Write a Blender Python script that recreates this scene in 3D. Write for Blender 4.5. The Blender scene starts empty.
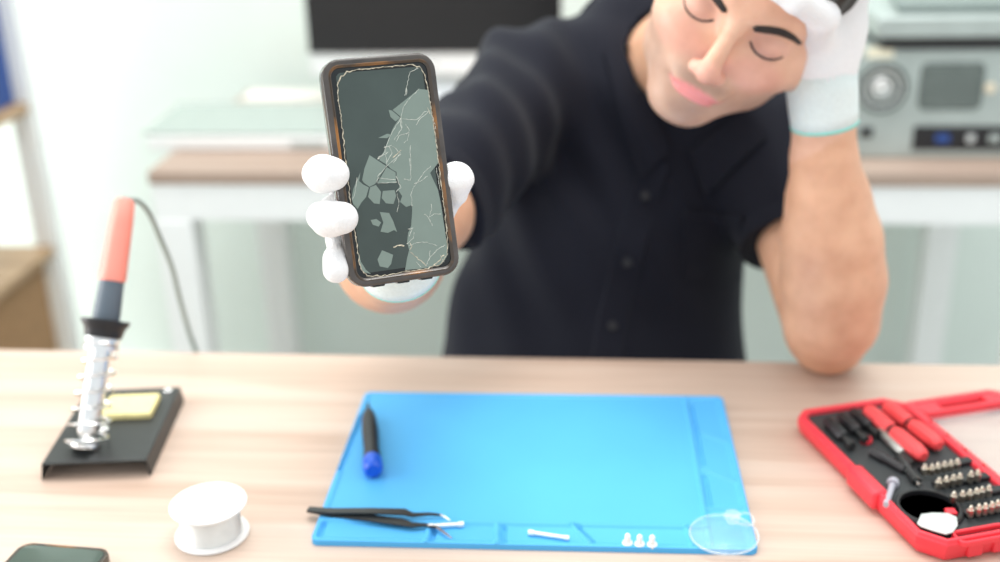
import bpy, math, random
import numpy as np
from mathutils import Matrix, Vector

# ------------------------------------------------------------------ camera, world, lights, exposure
SC = bpy.context.scene
COL = SC.collection
FPX, PITCH, YAW, ROLL = 1145.78, 0.3904287, -0.0900161, -0.02402445
CAMP = np.array([0.0, 0.0, 1.2867])
FW = np.array([math.sin(YAW)*math.cos(PITCH), math.cos(YAW)*math.cos(PITCH), -math.sin(PITCH)])
_r0 = np.array([math.cos(YAW), -math.sin(YAW), 0.0]); _u0 = np.cross(_r0, FW)
RT = math.cos(ROLL)*_r0 + math.sin(ROLL)*_u0
UP = -math.sin(ROLL)*_r0 + math.cos(ROLL)*_u0

cam_d = bpy.data.cameras.new('camera'); cam = bpy.data.objects.new('camera', cam_d); COL.objects.link(cam)
cam_d.sensor_width = 36.0; cam_d.lens = 36.0*FPX/1000.0
cam_d.clip_start = 0.02
cam_d.dof.use_dof = True; cam_d.dof.focus_distance = 0.787; cam_d.dof.aperture_fstop = 2.7
cam.matrix_world = Matrix(((RT[0], UP[0], -FW[0], CAMP[0]), (RT[1], UP[1], -FW[1], CAMP[1]), (RT[2], UP[2], -FW[2], CAMP[2]), (0, 0, 0, 1)))
SC.camera = cam

world = bpy.data.worlds.new('world'); SC.world = world; world.use_nodes = True
world.node_tree.nodes['Background'].inputs[0].default_value = (0.93, 0.97, 1.0, 1)
world.node_tree.nodes['Background'].inputs[1].default_value = 0.78

def area(name, loc, target, sx, sy, power, col=(1, 1, 1)):
    d = bpy.data.lights.new(name, 'AREA'); d.shape = 'RECTANGLE'; d.size = sx; d.size_y = sy; d.energy = power; d.color = col
    o = bpy.data.objects.new(name, d); COL.objects.link(o); o.location = loc
    o.rotation_euler = (Vector(target)-Vector(loc)).to_track_quat('-Z', 'Y').to_euler()
    return o
area('window_light', (-2.6, 0.5, 2.0), (0.1, 1.1, 0.9), 1.8, 1.8, 31, (1.0, 0.98, 0.95))
area('ceiling_light', (0.3, 1.0, 2.9), (0.2, 1.1, 0.7), 1.6, 1.6, 18, (1, 0.985, 0.96))
area('rear_side_fill', (-2.9, 1.3, 0.9), (0.4, 2.3, .35), 1.4, 1.2, 30, (1, 1, 1))  # added fill from the left, no actual window; brightens the wall under the desk
area('rear_top_fill', (-.4, 1.55, 2.9), (-.2, 2.2, .6), 1.6, .8, 24, (1, 0.99, 0.97))  # added overhead fill, no actual fixture; lifts the back wall and desk
SC.view_settings.view_transform = 'Standard'; SC.view_settings.look = 'None'
SC.view_settings.gamma = 1.0; SC.view_settings.use_curve_mapping = False
SC.view_settings.exposure = 0.50

# ------------------------------------------------------------------ measuring helpers
def at(px, py, z): return CAMP + z*(FW + RT*(px-500)/FPX - UP*(py-281)/FPX)
def ray(px, py): return FW + RT*(px-500)/FPX - UP*(py-281)/FPX
def on(px, py, h=0.75):
    d = ray(px, py); return CAMP + d*(h-CAMP[2])/d[2]
def atY(px, py, Y):
    d = ray(px, py); return CAMP + d*Y/d[1]
def nrm(v): v = np.asarray(v, float); return v/np.linalg.norm(v)

# ------------------------------------------------------------------ object helpers
def tag(o, label=None, cat=None, group=None, kind=None):
    if label: o['label'] = label
    if cat: o['category'] = cat
    if group: o['group'] = group
    if kind: o['kind'] = kind
    return o
def empty(name, label, cat, M=None, group=None):
    o = bpy.data.objects.new(name, None); COL.objects.link(o); o.empty_display_size = 0.02
    if M is not None: o.matrix_world = M
    return tag(o, label, cat, group)
def frame(o, x=None, y=None, z=None):
    x, y, z = [np.asarray(v, float) for v in (x, y, z)]
    return Matrix([[x[0], y[0], z[0], o[0]], [x[1], y[1], z[1], o[1]], [x[2], y[2], z[2], o[2]], [0, 0, 0, 1]])
def rotz(o, a): return Matrix.Translation(Vector(o)) @ Matrix.Rotation(a, 4, 'Z')

class MB:
    def __init__(s): s.v = []; s.f = []; s.sm = []
    def add(s, vs, fs, smooth=False):
        n = len(s.v); s.v += [tuple(float(c) for c in v) for v in vs]
        s.f += [tuple(n+i for i in f) for f in fs]; s.sm += [smooth]*len(fs); return s
    def box(s, lo, hi, M=None):
        vs = [(x, y, z) for x in (lo[0], hi[0]) for y in (lo[1], hi[1]) for z in (lo[2], hi[2])]
        if M is not None: vs = [M @ Vector(v) for v in vs]
        return s.add(vs, [(0, 1, 3, 2), (4, 6, 7, 5), (0, 4, 5, 1), (2, 3, 7, 6), (0, 2, 6, 4), (1, 5, 7, 3)])
    def loft(s, rings, cap=True, smooth=True, closed=False):
        n = len(rings[0]); vs = [p for r in rings for p in r]; fs = []
        K = len(rings)
        for k in range(K if closed else K-1):
            a = k*n; b = ((k+1) % K)*n
            for i in range(n): j = (i+1) % n; fs.append((a+i, a+j, b+j, b+i))
        s.add(vs, fs, smooth)
        if cap and not closed:
            s.add(rings[0], [tuple(range(n))[::-1]]); s.add(rings[-1], [tuple(range(n))])
        return s
    def tube(s, pts, rad, n=10, cap=True):
        pts = [np.asarray(p, float) for p in pts]; K = len(pts)
        rads = rad if hasattr(rad, '__len__') else [rad]*K
        rings = []; prev = None
        for k in range(K):
            t = nrm(pts[min(k+1, K-1)]-pts[max(k-1, 0)])
            if prev is None:
                a = np.array([0, 0, 1.0]) if abs(t[2]) < .9 else np.array([1.0, 0, 0]); u = nrm(np.cross(t, a))
            else: u = nrm(prev-t*(prev@t))
            prev = u; w = np.cross(t, u)
            rings.append([pts[k]+rads[k]*(u*math.cos(2*math.pi*i/n)+w*math.sin(2*math.pi*i/n)) for i in range(n)])
        return s.loft(rings, cap)
    def lathe(s, prof, n=32, M=None):
        rings = []
        for r, z in prof:
            ring = [Vector((r*math.cos(2*math.pi*i/n), r*math.sin(2*math.pi*i/n), z)) for i in range(n)]
            rings.append([M @ p for p in ring] if M is not None else ring)
        return s.loft(rings, True)
    def prism(s, poly, z0, z1, M=None):
        a = [Vector((p[0], p[1], z0)) for p in poly]; b = [Vector((p[0], p[1], z1)) for p in poly]
        if M is not None: a = [M @ p for p in a]; b = [M @ p for p in b]
        return s.loft([a, b], True, smooth=False)
    def sweep(s, path_fn, prof, smooth=True, closed=True):
        # path_fn(offset) -> outline grown by offset ; prof: (offset, z) points, closed cross-section
        return s.loft([[(p[0], p[1], z) for p in path_fn(o)] for o, z in prof], cap=not closed, smooth=smooth, closed=closed)
    def build(s, name, mat, parent=None, bevel=0, seg=2, M=None, auto=True):
        me = bpy.data.meshes.new(name); me.from_pydata(s.v, [], s.f); me.update()
        import bmesh
        bm = bmesh.new(); bm.from_mesh(me); bmesh.ops.remove_doubles(bm, verts=bm.verts, dist=1e-6)
        bmesh.ops.recalc_face_normals(bm, faces=bm.faces)
        for f in bm.faces: f.smooth = True
        for e in bm.edges:
            if len(e.link_faces) == 2 and e.calc_face_angle(0) > math.radians(38): e.smooth = False
        bm.to_mesh(me); bm.free()
        if mat: me.materials.append(mat)
        o = bpy.data.objects.new(name, me); COL.objects.link(o)
        if M is not None: o.matrix_world = M
        if parent: o.parent = parent
        if bevel:
            b = o.modifiers.new('bevel', 'BEVEL'); b.width = bevel; b.segments = seg; b.limit_method = 'ANGLE'; b.angle_limit = math.radians(38)
            b.harden_normals = False
        return o

def rr(w, h, r, n=7):
    """outline function of a rounded rectangle centred on the origin"""
    def f(o):
        a, b, q = w/2+o, h/2+o, max(r+o, 1e-5); pts = []
        for cx, cy, t0 in ((a-q, b-q, 0), (-a+q, b-q, 90), (-a+q, -b+q, 180), (a-q, -b+q, 270)):
            for i in range(n+1):
                t = math.radians(t0+90*i/n); pts.append((cx+q*math.cos(t), cy+q*math.sin(t)))
        return pts
    return f

# ------------------------------------------------------------------ materials
def mat(name, col, rough=.5, metal=0.0, noise=0.0, nscale=40, bump=0.0, bscale=200, trans=0, ior=1.45, sss=0, coat=0, spec=.5, sheen=0, alpha=1):
    m = bpy.data.materials.new(name); m.use_nodes = True; nt = m.node_tree; b = nt.nodes['Principled BSDF']
    b.inputs['Base Color'].default_value = (*col, 1); b.inputs['Roughness'].default_value = rough; b.inputs['Metallic'].default_value = metal
    b.inputs['Transmission Weight'].default_value = trans; b.inputs['IOR'].default_value = ior
    b.inputs['Subsurface Weight'].default_value = sss; b.inputs['Coat Weight'].default_value = coat
    b.inputs['Specular IOR Level'].default_value = spec; b.inputs['Sheen Weight'].default_value = sheen; b.inputs['Alpha'].default_value = alpha
    if sss: b.inputs['Subsurface Radius'].default_value = (.010, .004, .002); b.inputs['Subsurface Scale'].default_value = 1.0
    tc = nt.nodes.new('ShaderNodeTexCoord')
    if noise:
        n = nt.nodes.new('ShaderNodeTexNoise'); n.inputs['Scale'].default_value = nscale; n.inputs['Detail'].default_value = 4
        nt.links.new(tc.outputs['Object'], n.inputs['Vector'])
        r = nt.nodes.new('ShaderNodeValToRGB')
        r.color_ramp.elements[0].position = .3; r.color_ramp.elements[1].position = .7
        r.color_ramp.elements[0].color = (*[max(0, c*(1-noise)) for c in col], 1); r.color_ramp.elements[1].color = (*[min(1, c*(1+noise)) for c in col], 1)
        nt.links.new(n.outputs['Fac'], r.inputs['Fac']); nt.links.new(r.outputs['Color'], b.inputs['Base Color'])
    if bump:
        n2 = nt.nodes.new('ShaderNodeTexNoise'); n2.inputs['Scale'].default_value = bscale; n2.inputs['Detail'].default_value = 3
        nt.links.new(tc.outputs['Object'], n2.inputs['Vector'])
        bp = nt.nodes.new('ShaderNodeBump'); bp.inputs['Strength'].default_value = bump; bp.inputs['Distance'].default_value = .002
        nt.links.new(n2.outputs['Fac'], bp.inputs['Height']); nt.links.new(bp.outputs['Normal'], b.inputs['Normal'])
    return m

def wood(name, c1, c2, c3, sx=1.2, sy=22, rough=.5):
    m = bpy.data.materials.new(name); m.use_nodes = True; nt = m.node_tree; b = nt.nodes['Principled BSDF']
    b.inputs['Roughness'].default_value = rough
    tc = nt.nodes.new('ShaderNodeTexCoord'); mp = nt.nodes.new('ShaderNodeMapping'); mp.inputs['Scale'].default_value = (sx, sy, 10)
    nt.links.new(tc.outputs['Object'], mp.inputs['Vector'])
    n = nt.nodes.new('ShaderNodeTexNoise'); n.inputs['Scale'].default_value = 1.5; n.inputs['Detail'].default_value = 6; n.inputs['Distortion'].default_value = .6
    nt.links.new(mp.outputs['Vector'], n.inputs['Vector'])
    r = nt.nodes.new('ShaderNodeValToRGB'); e = r.color_ramp.elements
    e[0].position = .28; e[0].color = (*c1, 1); e[1].position = .72; e[1].color = (*c3, 1); k = e.new(.5); k.color = (*c2, 1)
    nt.links.new(n.outputs['Fac'], r.inputs['Fac'])
    mp2 = nt.nodes.new('ShaderNodeMapping'); mp2.inputs['Scale'].default_value = (sx*2.5, sy*7, 10); nt.links.new(tc.outputs['Object'], mp2.inputs['Vector'])
    n2 = nt.nodes.new('ShaderNodeTexNoise'); n2.inputs['Scale'].default_value = 2; n2.inputs['Detail'].default_value = 3; nt.links.new(mp2.outputs['Vector'], n2.inputs['Vector'])
    mx = nt.nodes.new('ShaderNodeMixRGB'); mx.blend_type = 'MULTIPLY'; mx.inputs['Fac'].default_value = .28
    nt.links.new(r.outputs['Color'], mx.inputs['Color1']); nt.links.new(n2.outputs['Fac'], mx.inputs['Color2']); nt.links.new(mx.outputs['Color'], b.inputs['Base Color'])
    return m

M_table = wood('light oak laminate', (.54, .385, .295), (.66, .505, .405), (.71, .58, .485), rough=.45)
M_desk = wood('brown walnut laminate', (.36, .25, .19), (.46, .34, .27), (.52, .40, .33), rough=.5)
M_shelfwood = wood('honey shelf board', (.38, .24, .13), (.50, .33, .19), (.58, .40, .25), rough=.5)
M_wall = mat('pale mint wall paint', (.74, .815, .765), .9, noise=.015, nscale=6, bump=.05)
M_floor = mat('pale grey floor', (.66, .70, .66), .5, noise=.05, nscale=5)
M_whitelac = mat('white lacquer', (.86, .88, .87), .45, noise=.01)
M_black = mat('black plastic', (.014, .014, .016), .4, noise=.1)
M_blackmet = mat('black coated steel', (.022, .024, .024), .38, noise=.2, nscale=30)
M_dark = mat('dark grey moulded plastic', (.035, .04, .042), .55, noise=.15, nscale=60)
M_grey = mat('slate grey plastic', (.10, .13, .16), .45, noise=.05)
M_silver = mat('brushed silver metal', (.78, .80, .80), .28, 1.0, noise=.05, nscale=90)
M_steel = mat('grey tool steel', (.38, .38, .36), .35, .8, noise=.08, nscale=90)
M_chrome = mat('polished chrome', (.88, .88, .87), .12, 1.0, noise=.02)
M_gold = mat('pale brass bit steel', (.80, .72, .60), .28, 1.0, noise=.08, nscale=300)
M_red = mat('glossy red plastic', (.83, .045, .065), .38, noise=.05, nscale=25, sss=0)
M_redsoft = mat('soft red rubber', (.86, .075, .08), .5, noise=.05, nscale=25)
M_coral = mat('coral red handle plastic', (.92, .30, .235), .35, noise=.04)
M_yellow = mat('yellow cellulose sponge', (.88, .78, .38), .9, noise=.1, nscale=200, bump=.4, bscale=500)
M_blue = mat('sky blue silicone', (.085, .415, .78), .55, noise=.03, nscale=12, bump=.06, bscale=900, spec=.35)
M_bluecap = mat('royal blue plastic', (.01, .10, .62), .3, noise=.05)
M_white = mat('white plastic', (.86, .86, .85), .35, noise=.01)
M_wire = mat('solder wire windings', (.80, .80, .77), .35, .25, noise=.05, nscale=100)
M_glove = mat('white coated glove', (.86, .86, .86), .62, noise=.03, nscale=500, bump=.35, bscale=900)
M_cuff = mat('pale mint knit cuff', (.78, .87, .85), .9, noise=.05, nscale=400, bump=.5, bscale=700)
M_mint = mat('mint green hem', (.22, .70, .62), .85, noise=.05, nscale=300, bump=.3)
M_clear = mat('clear plastic', (.93, .97, 1), .08, noise=.02, alpha=.16, spec=.9, coat=.5)
M_cup = mat('thin clear vinyl', (.93, .97, 1), .08, noise=.02, alpha=.07, spec=.9, coat=.5)
M_rim = mat('clear vinyl rim', (.90, .96, 1), .1, noise=.02, alpha=.20, spec=.7)
M_hair = mat('black hair', (.018, .013, .011), .5, noise=.4, nscale=120, bump=.6, bscale=160)
M_amber = mat('amber translucent rubber', (.50, .20, .03), .3, noise=.5, nscale=70)
def ramp_mat(name, c1, c2, scale, rough, lo=.38, hi=.62, coat=.4):
    m = mat(name, c2, rough, coat=coat, noise=.2, nscale=scale); r = [n for n in m.node_tree.nodes if n.type == 'VALTORGB'][0]
    r.color_ramp.elements[0].color = (*c1, 1); r.color_ramp.elements[1].color = (*c2, 1); r.color_ramp.elements[0].position = lo; r.color_ramp.elements[1].position = hi
    return m
M_amberlip = ramp_mat('amber and brown mottled rubber', (.045, .030, .018), (.42, .17, .03), 26, .25, .44, .70)
M_case = mat('smoky brown phone case', (.062, .053, .047), .16, noise=.35, nscale=60, coat=.3)
M_bezel = mat('black phone bezel', (.008, .012, .013), .2, noise=.1)
M_screen = mat('dark broken screen glass', (.048, .068, .062), .16, noise=.10, nscale=30, spec=.5)
M_shard = mat('grey green separated screen glass', (.19, .245, .215), .25, noise=.04, nscale=60)
M_crack = mat('white glass crack edge', (.62, .64, .57), .4, noise=.35, nscale=500)
M_crackb = mat('beige chipped glass edge', (.52, .47, .36), .5, noise=.5, nscale=500)
M_jeans = mat('dark trousers cloth', (.03, .035, .05), .9, noise=.1, nscale=300)
M_screenoff = mat('switched off monitor screen', (.012, .012, .013), .28, noise=.05)
M_pcgrey = mat('galvanised computer steel', (.42, .48, .46), .45, .35, noise=.06, nscale=20)
M_grille = mat('dark perforated grille', (.11, .135, .125), .6, .3, noise=.1)
M_glasstop = mat('grey green glass plate', (.36, .42, .385), .12, noise=.03)
M_paper = mat('pale beige paper', (.78, .76, .70), .8, noise=.02)
M_bluebox = mat('blue folder card', (.02, .07, .28), .5, noise=.05)
M_cardboard = mat('brown cardboard', (.34, .20, .10), .8, noise=.1)
M_tan = mat('tan plastic', (.75, .66, .5), .5, noise=.03)
M_label = mat('pale yellow sticker', (.85, .80, .62), .5, noise=.02)

def shirt_mat():
    m = mat('black navy cotton twill', (.0075, .0085, .0150), .85, noise=.15, nscale=500, bump=.15, bscale=900, sheen=.05, spec=.2)
    return m
M_shirt = shirt_mat()
M_button = mat('black shirt button', (.008, .008, .011), .5, noise=.05)

def skin_mat():
    m = bpy.data.materials.new('warm skin'); m.use_nodes = True; nt = m.node_tree; b = nt.nodes['Principled BSDF']
    a = nt.nodes.new('ShaderNodeVertexColor'); a.layer_name = 'tone'
    tc = nt.nodes.new('ShaderNodeTexCoord'); n = nt.nodes.new('ShaderNodeTexNoise'); n.inputs['Scale'].default_value = 45; n.inputs['Detail'].default_value = 5
    nt.links.new(tc.outputs['Object'], n.inputs['Vector'])
    r = nt.nodes.new('ShaderNodeValToRGB'); r.color_ramp.elements[0].color = (.86, .80, .78, 1); r.color_ramp.elements[1].color = (1, 1, 1, 1)
    r.color_ramp.elements[0].position = .3; r.color_ramp.elements[1].position = .65
    nt.links.new(n.outputs['Fac'], r.inputs['Fac'])
    mx = nt.nodes.new('ShaderNodeMixRGB'); mx.blend_type = 'MULTIPLY'; mx.inputs['Fac'].default_value = 1
    nt.links.new(a.outputs['Color'], mx.inputs['Color1']); nt.links.new(r.outputs['Color'], mx.inputs['Color2']); nt.links.new(mx.outputs['Color'], b.inputs['Base Color'])
    b.inputs['Roughness'].default_value = .48; b.inputs['Subsurface Weight'].default_value = .12
    b.inputs['Subsurface Radius'].default_value = (.010, .004, .002); b.inputs['Subsurface Scale'].default_value = 1.0
    return m
M_skin = skin_mat()

# ------------------------------------------------------------------ room
def structure(o): o['kind'] = 'structure'; return o
WALLY = 2.42
structure(MB().box((-3.2, WALLY, 0), (3.2, WALLY+.1, 2.7)).build('wall_back', M_wall))
structure(MB().box((-3.2, -1.6, -.05), (3.2, WALLY+.1, 0)).build('floor', M_floor))
structure(MB().prism([(0, 0), (.016, 0), (.016, .07), (.008, .085), (0, .085)], -3.2, 3.2, Matrix(((0, 0, 1, 0), (-1, 0, 0, WALLY-.0005), (0, 1, 0, 0), (0, 0, 0, 1)))).build('baseboard_back', M_whitelac))

# ------------------------------------------------------------------ work table
TZ = .75; TE = 1.0875
tb = empty('work_table', 'light oak laminate table in the foreground carrying the blue mat and tools', 'table', rotz((0, .65, 0), 0))
MB().box((-1.0, -.42, TZ-.028), (1.0, TE-.65, TZ)).build('tabletop', M_table, tb, bevel=.0015)
for sx in (-1, 1):
    for sy in (-1, 1):
        cx, cy = sx*.93, (-.36 if sy < 0 else .37)
        MB().box((cx-.025, cy-.025, 0), (cx+.025, cy+.025, TZ-.028)).build('leg', M_whitelac, tb, bevel=.002)

# ------------------------------------------------------------------ blue silicone mat (height field with its moulded compartments)
MC = np.array([-.0496, .8724]); MR = .01316; MW, MD = .350, .250
def tomat(p):
    d = np.asarray(p[:2])-MC; c, s = math.cos(MR), math.sin(MR); return np.array([c*d[0]+s*d[1], -s*d[0]+c*d[1]])
def matpx(px, py): return tomat(on(px, py, TZ+.0045))
def silicone_mat():
    nx, ny = 351, 251
    X, Y = np.meshgrid(np.linspace(-MW/2, MW/2, nx), np.linspace(-MD/2, MD/2, ny), indexing='xy')
    H = np.full(X.shape, .0048)
    def seg(a, b):
        a, b = np.array(a), np.array(b); d = b-a; t = np.clip(((X-a[0])*d[0]+(Y-a[1])*d[1])/(d@d), 0, 1)
        return np.hypot(X-a[0]-t*d[0], Y-a[1]-t*d[1])
    def S(x): return np.clip(x, 0, 1)**2*(3-2*np.clip(x, 0, 1))
    edge = np.minimum(np.minimum(MW/2-X, MW/2+X), np.minimum(MD/2-Y, MD/2+Y))
    H -= .0011*S((edge-.004)/.0015)                       # field lies below the raised rim
    vx = matpx(697, 455)[0]-.002; hy = matpx(500, 523)[1]
    strip = np.maximum(X-vx, hy-Y); H -= .0007*S((strip-.001)/.001)*S((edge-.006)/.0015)
    for a, b in (((vx, MD/2-.005), (vx, -MD/2+.005)), ((-MW/2+.005, hy), (vx, hy))):
        H += .0018*S((.0026-seg(a, b))/.0012)
    for p, q in (((694, 429), (724, 441)), ((703, 468), (733, 480)), ((709, 508), (740, 508)),
                 ((571, 524), (589, 543)), ((429, 526), (426, 542)), ((497, 525), (497, 543)), ((686, 527), (692, 545))):
        H += .0020*S((.0024-seg(matpx(*p), matpx(*q)))/.001)
    for p, q in (((691, 404), (703, 462)), ((705, 474), (710, 506)), ((324, 523), (319, 535)), ((435, 528), (432, 540)), ((504, 526), (504, 542)),
                 ((578, 526), (594, 541)), ((340, 470), (362, 415))):
        H = np.where(seg(matpx(*p), matpx(*q)) < .0019, .0003, H)
    cr = .006
    vs = np.stack([X, Y, H], -1).reshape(-1, 3)
    # rounded corners: pull the corner vertices onto the arc
    for i in range(len(vs)):
        x, y = vs[i, 0], vs[i, 1]; dx, dy = abs(x)-(MW/2-cr), abs(y)-(MD/2-cr)
        if dx > 0 and dy > 0:
            l = math.hypot(dx, dy); m_ = max(dx, dy)
            if l > 0: k = m_/l; vs[i, 0] = math.copysign(MW/2-cr+dx*k, x); vs[i, 1] = math.copysign(MD/2-cr+dy*k, y)
    idx = np.arange(nx*ny).reshape(ny, nx)
    q = np.stack([idx[:-1, :-1], idx[:-1, 1:], idx[1:, 1:], idx[1:, :-1]], -1).reshape(-1, 4)
    ring = list(idx[0, :])+list(idx[1:, -1])+list(idx[-1, -2::-1])+list(idx[-2:0:-1, 0])
    n = len(vs); low = vs[ring].copy(); low[:, 2] = 0
    fs = [tuple(int(c) for c in r) for r in q]; K = len(ring)
    for i in range(K):
        j = (i+1) % K; fs.append((int(ring[j]), int(ring[i]), n+i, n+j))
    fs.append(tuple(n+i for i in range(K))[::-1])
    me = bpy.data.meshes.new('silicone_mat'); me.from_pydata(np.vstack([vs, low]).tolist(), [], fs); me.update(); me.materials.append(M_blue)
    me.polygons.foreach_set('use_smooth', [True]*len(q)+[False]*(K+1))
    o = bpy.data.objects.new('silicone_mat', me); COL.objects.link(o); o.matrix_world = rotz((MC[0], MC[1], TZ+.0001), MR)
    tag(o, 'bright blue silicone work mat lying flat on the oak table', 'mat')
silicone_mat()
MT = TZ+.0038      # top of the mat's field

def axis_frame(a, b, upv=(0, 0, 1)):
    x = nrm(np.asarray(b)-np.asarray(a)); z = nrm(np.asarray(upv, float)-x*(np.asarray(upv)@x)); y = np.cross(z, x); return frame(a, x, y, z)

# precision screwdriver lying on the mat
a = on(373, 470, MT+.008); b = on(368, 404, MT+.006); a[2] = MT+.0090; b[2] = MT+.0066
sd = empty('precision_screwdriver', 'short black screwdriver with a blue end cap lying on the mat corner', 'screwdriver', axis_frame(a, b))
L = float(np.linalg.norm(b-a)); Mx = Matrix.Rotation(math.pi/2, 4, 'Y')
MB().lathe([(.0001, -.004), (.0055, -.0035), (.0080, -.001), (.0088, .003), (.0088, .014), (.0082, .016), (.0001, .016)], 24, Mx).build('end_cap', M_bluecap, sd)
MB().lathe([(.0001, .0162), (.0078, .0162), (.0080, .02), (.0068, .032), (.0072, .05), (.0076, .07), (.0068, L*.76), (.0050, L*.84), (.0001, L*.84)], 24, Mx).build('handle', M_black, sd)
MB().lathe([(.0001, L*.841), (.0022, L*.841), (.0020, L*.92), (.0012, L), (.0001, L)], 12, Mx).build('shaft', M_blackmet, sd)

# tweezers
TWZ = TZ+.0064
def twz(px, py, h=0): return on(px, py, TWZ+h)
tw = empty('tweezers', 'black tweezers with pale bent tips resting over the near mat edge', 'tweezers', rotz((0, 0, 0), 0))
def ribbon(pts, wid, th):
    m = MB(); rings = []
    for k in range(len(pts)):
        p = np.asarray(pts[k]); t = nrm(np.asarray(pts[min(k+1, len(pts)-1)])-np.asarray(pts[max(0, k-1)])); s_ = nrm(np.cross([0, 0, 1], t)); u = np.cross(t, s_)
        w, h = wid[k]/2, th/2
        rings.append([p+s_*w*c+u*h*d for c, d in ((-1, -1), (1, -1), (1, 1), (-1, 1))])
    m.loft(rings, True, smooth=False); return m
U = [twz(308, 509, .002), twz(330, 511, .003), twz(370, 511, .004), twz(404, 512, .004), twz(413, 515, .003), twz(430, 514, .002), twz(440, 515, .001)]
ribbon(U, [.006, .007, .0075, .0085, .005, .0030, .0024], .0016).build('upper_arm', M_blackmet, tw, bevel=.0003)
Lw = [twz(308, 510, -.000), twz(335, 514, .0), twz(370, 518, .0005), twz(400, 522, .001), twz(412, 525, .001), twz(426, 525, .0), twz(437, 528, .0)]
ribbon(Lw, [.006, .0078, .009, .009, .006, .0032, .0024], .0016).build('lower_arm', M_blackmet, tw, bevel=.0003)
tag(ribbon([twz(440, 515, .001), twz(444, 517, .0005), twz(450, 521, -.0005)], [.0024, .002, .001], .0012).build('tip', M_chrome, tw), 'bare silver tip')
tag(ribbon([twz(437, 528, 0), twz(443, 532, -.0005), twz(452, 539, -.001)], [.0026, .0022, .001], .0012).build('tip', M_chrome, tw), 'bare silver tip')

def little_rod(name, p0, p1, h, label, cat, m):
    a = on(*p0, h); b = on(*p1, h); L = float(np.linalg.norm(b-a)); o = empty(name, label, cat, axis_frame(a, b))
    MB().lathe([(.0001, 0), (.0021, .0003), (.0023, .0008), (.0023, .0045), (.0017, .0055), (.0001, .0055)], 6, Mx).build('head', m, o)
    MB().lathe([(.0001, .0056), (.0015, .0056), (.0015, L-.004), (.0019, L-.003), (.0017, L), (.0001, L)], 12, Mx).build('shank', m, o)
M_palemetal = mat('pale satin steel', (.88, .87, .84), .4, .25, noise=.05, nscale=100)
little_rod('driver_bit', (528, 532), (569, 538), TZ+.0059, 'small pale metal bit lying between the tweezers and three screws', 'bit', M_palemetal)
little_rod('driver_bit', (464, 524), (428, 526), TZ+.0059, 'small pale metal bit lying at the tips of the black tweezers', 'bit', M_palemetal)
pos = ('nearest the long pale bit', 'in the middle of the row of three', 'nearest the clear suction cup')
for i, (px, py) in enumerate(((627.5, 545), (639.5, 546), (652, 546.5))):
    p = on(px, py, TZ+.0032); s_ = empty('screw', 'tiny silver screw standing on the mat, '+pos[i], 'screw', rotz((p[0], p[1], TZ+.00325), i*.7), 'three tiny screws on the mat')
    MB().lathe([(.0001, 0), (.0038, 0), (.0042, .0006), (.0042, .0022), (.0034, .0032), (.0001, .0032)], 20).build('head', M_palemetal, s_)
    MB().lathe([(.0001, .0033)]+[(.0020+(.0003 if k % 2 else 0), .0033+.0005*k) for k in range(13)]+[(.0012, .0103), (.0001, .0105)], 14).build('shank', M_palemetal, s_)

# clear suction cup
p = on(724, 534, TZ+.0065)
su = empty('suction_cup', 'clear round suction cup lying over the near corner of the mat', 'suction cup', rotz((p[0], p[1], TZ+.0052), .3))
MB().lathe([(.0001, .0058), (.010, .0052), (.020, .0028), (.0262, .0002), (.0272, .0004), (.0272, .0014), (.0262, .0018), (.020, .0044), (.010, .0070), (.0001, .0076)], 48).build('cup', M_cup, su)
rg_ = []
for i in range(56):
    t = 2*math.pi*i/56; rg_.append([((.0266+.0009*math.cos(a_))*math.cos(t), (.0266+.0009*math.cos(a_))*math.sin(t), .0012+.0011*math.sin(a_)) for a_ in np.linspace(0, 2*math.pi, 9)[:-1]])
MB().loft(rg_, closed=True).build('rim', M_rim, su)
MB().lathe([(.0001, .0077), (.0042, .0077), (.0042, .0105), (.0065, .012), (.0070, .0145), (.0055, .0165), (.0001, .017)], 28, Matrix.Translation((.009, .006, -.0010))).build('knob', M_clear, su)
hk = [(.016+.010*math.cos(t), .004+.007*math.sin(t), .009+.002*math.sin(t*2)) for t in np.linspace(-2.4, 2.2, 20)]
MB().tube(hk, .0011, 8).build('pull_ring', M_clear, su)

# ------------------------------------------------------------------ solder spool
p = on(212.5, 534.5, TZ)
sp = empty('solder_spool', 'white spool of solder wire standing in front of the iron stand', 'spool', rotz((p[0], p[1], TZ+.0002), .4))
MB().lathe([(.008, 0), (.0285, 0), (.0295, .0006), (.0295, .0020), (.0285, .0026), (.008, .0026)], 56).build('bottom_flange', M_white, sp)
MB().lathe([(.0001, .0278), (.0295, .0278), (.0303, .0285), (.0303, .0300), (.0293, .0306), (.0001, .0306)], 56).build('top_flange', M_white, sp)
w = [(.0001, .0027)]+[(.0235+(.0004 if k % 2 else 0), .0028+.0005*k) for k in range(50)]+[(.0001, .0277)]
MB().lathe(w, 48).build('wire_winding', M_wire, sp)

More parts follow.
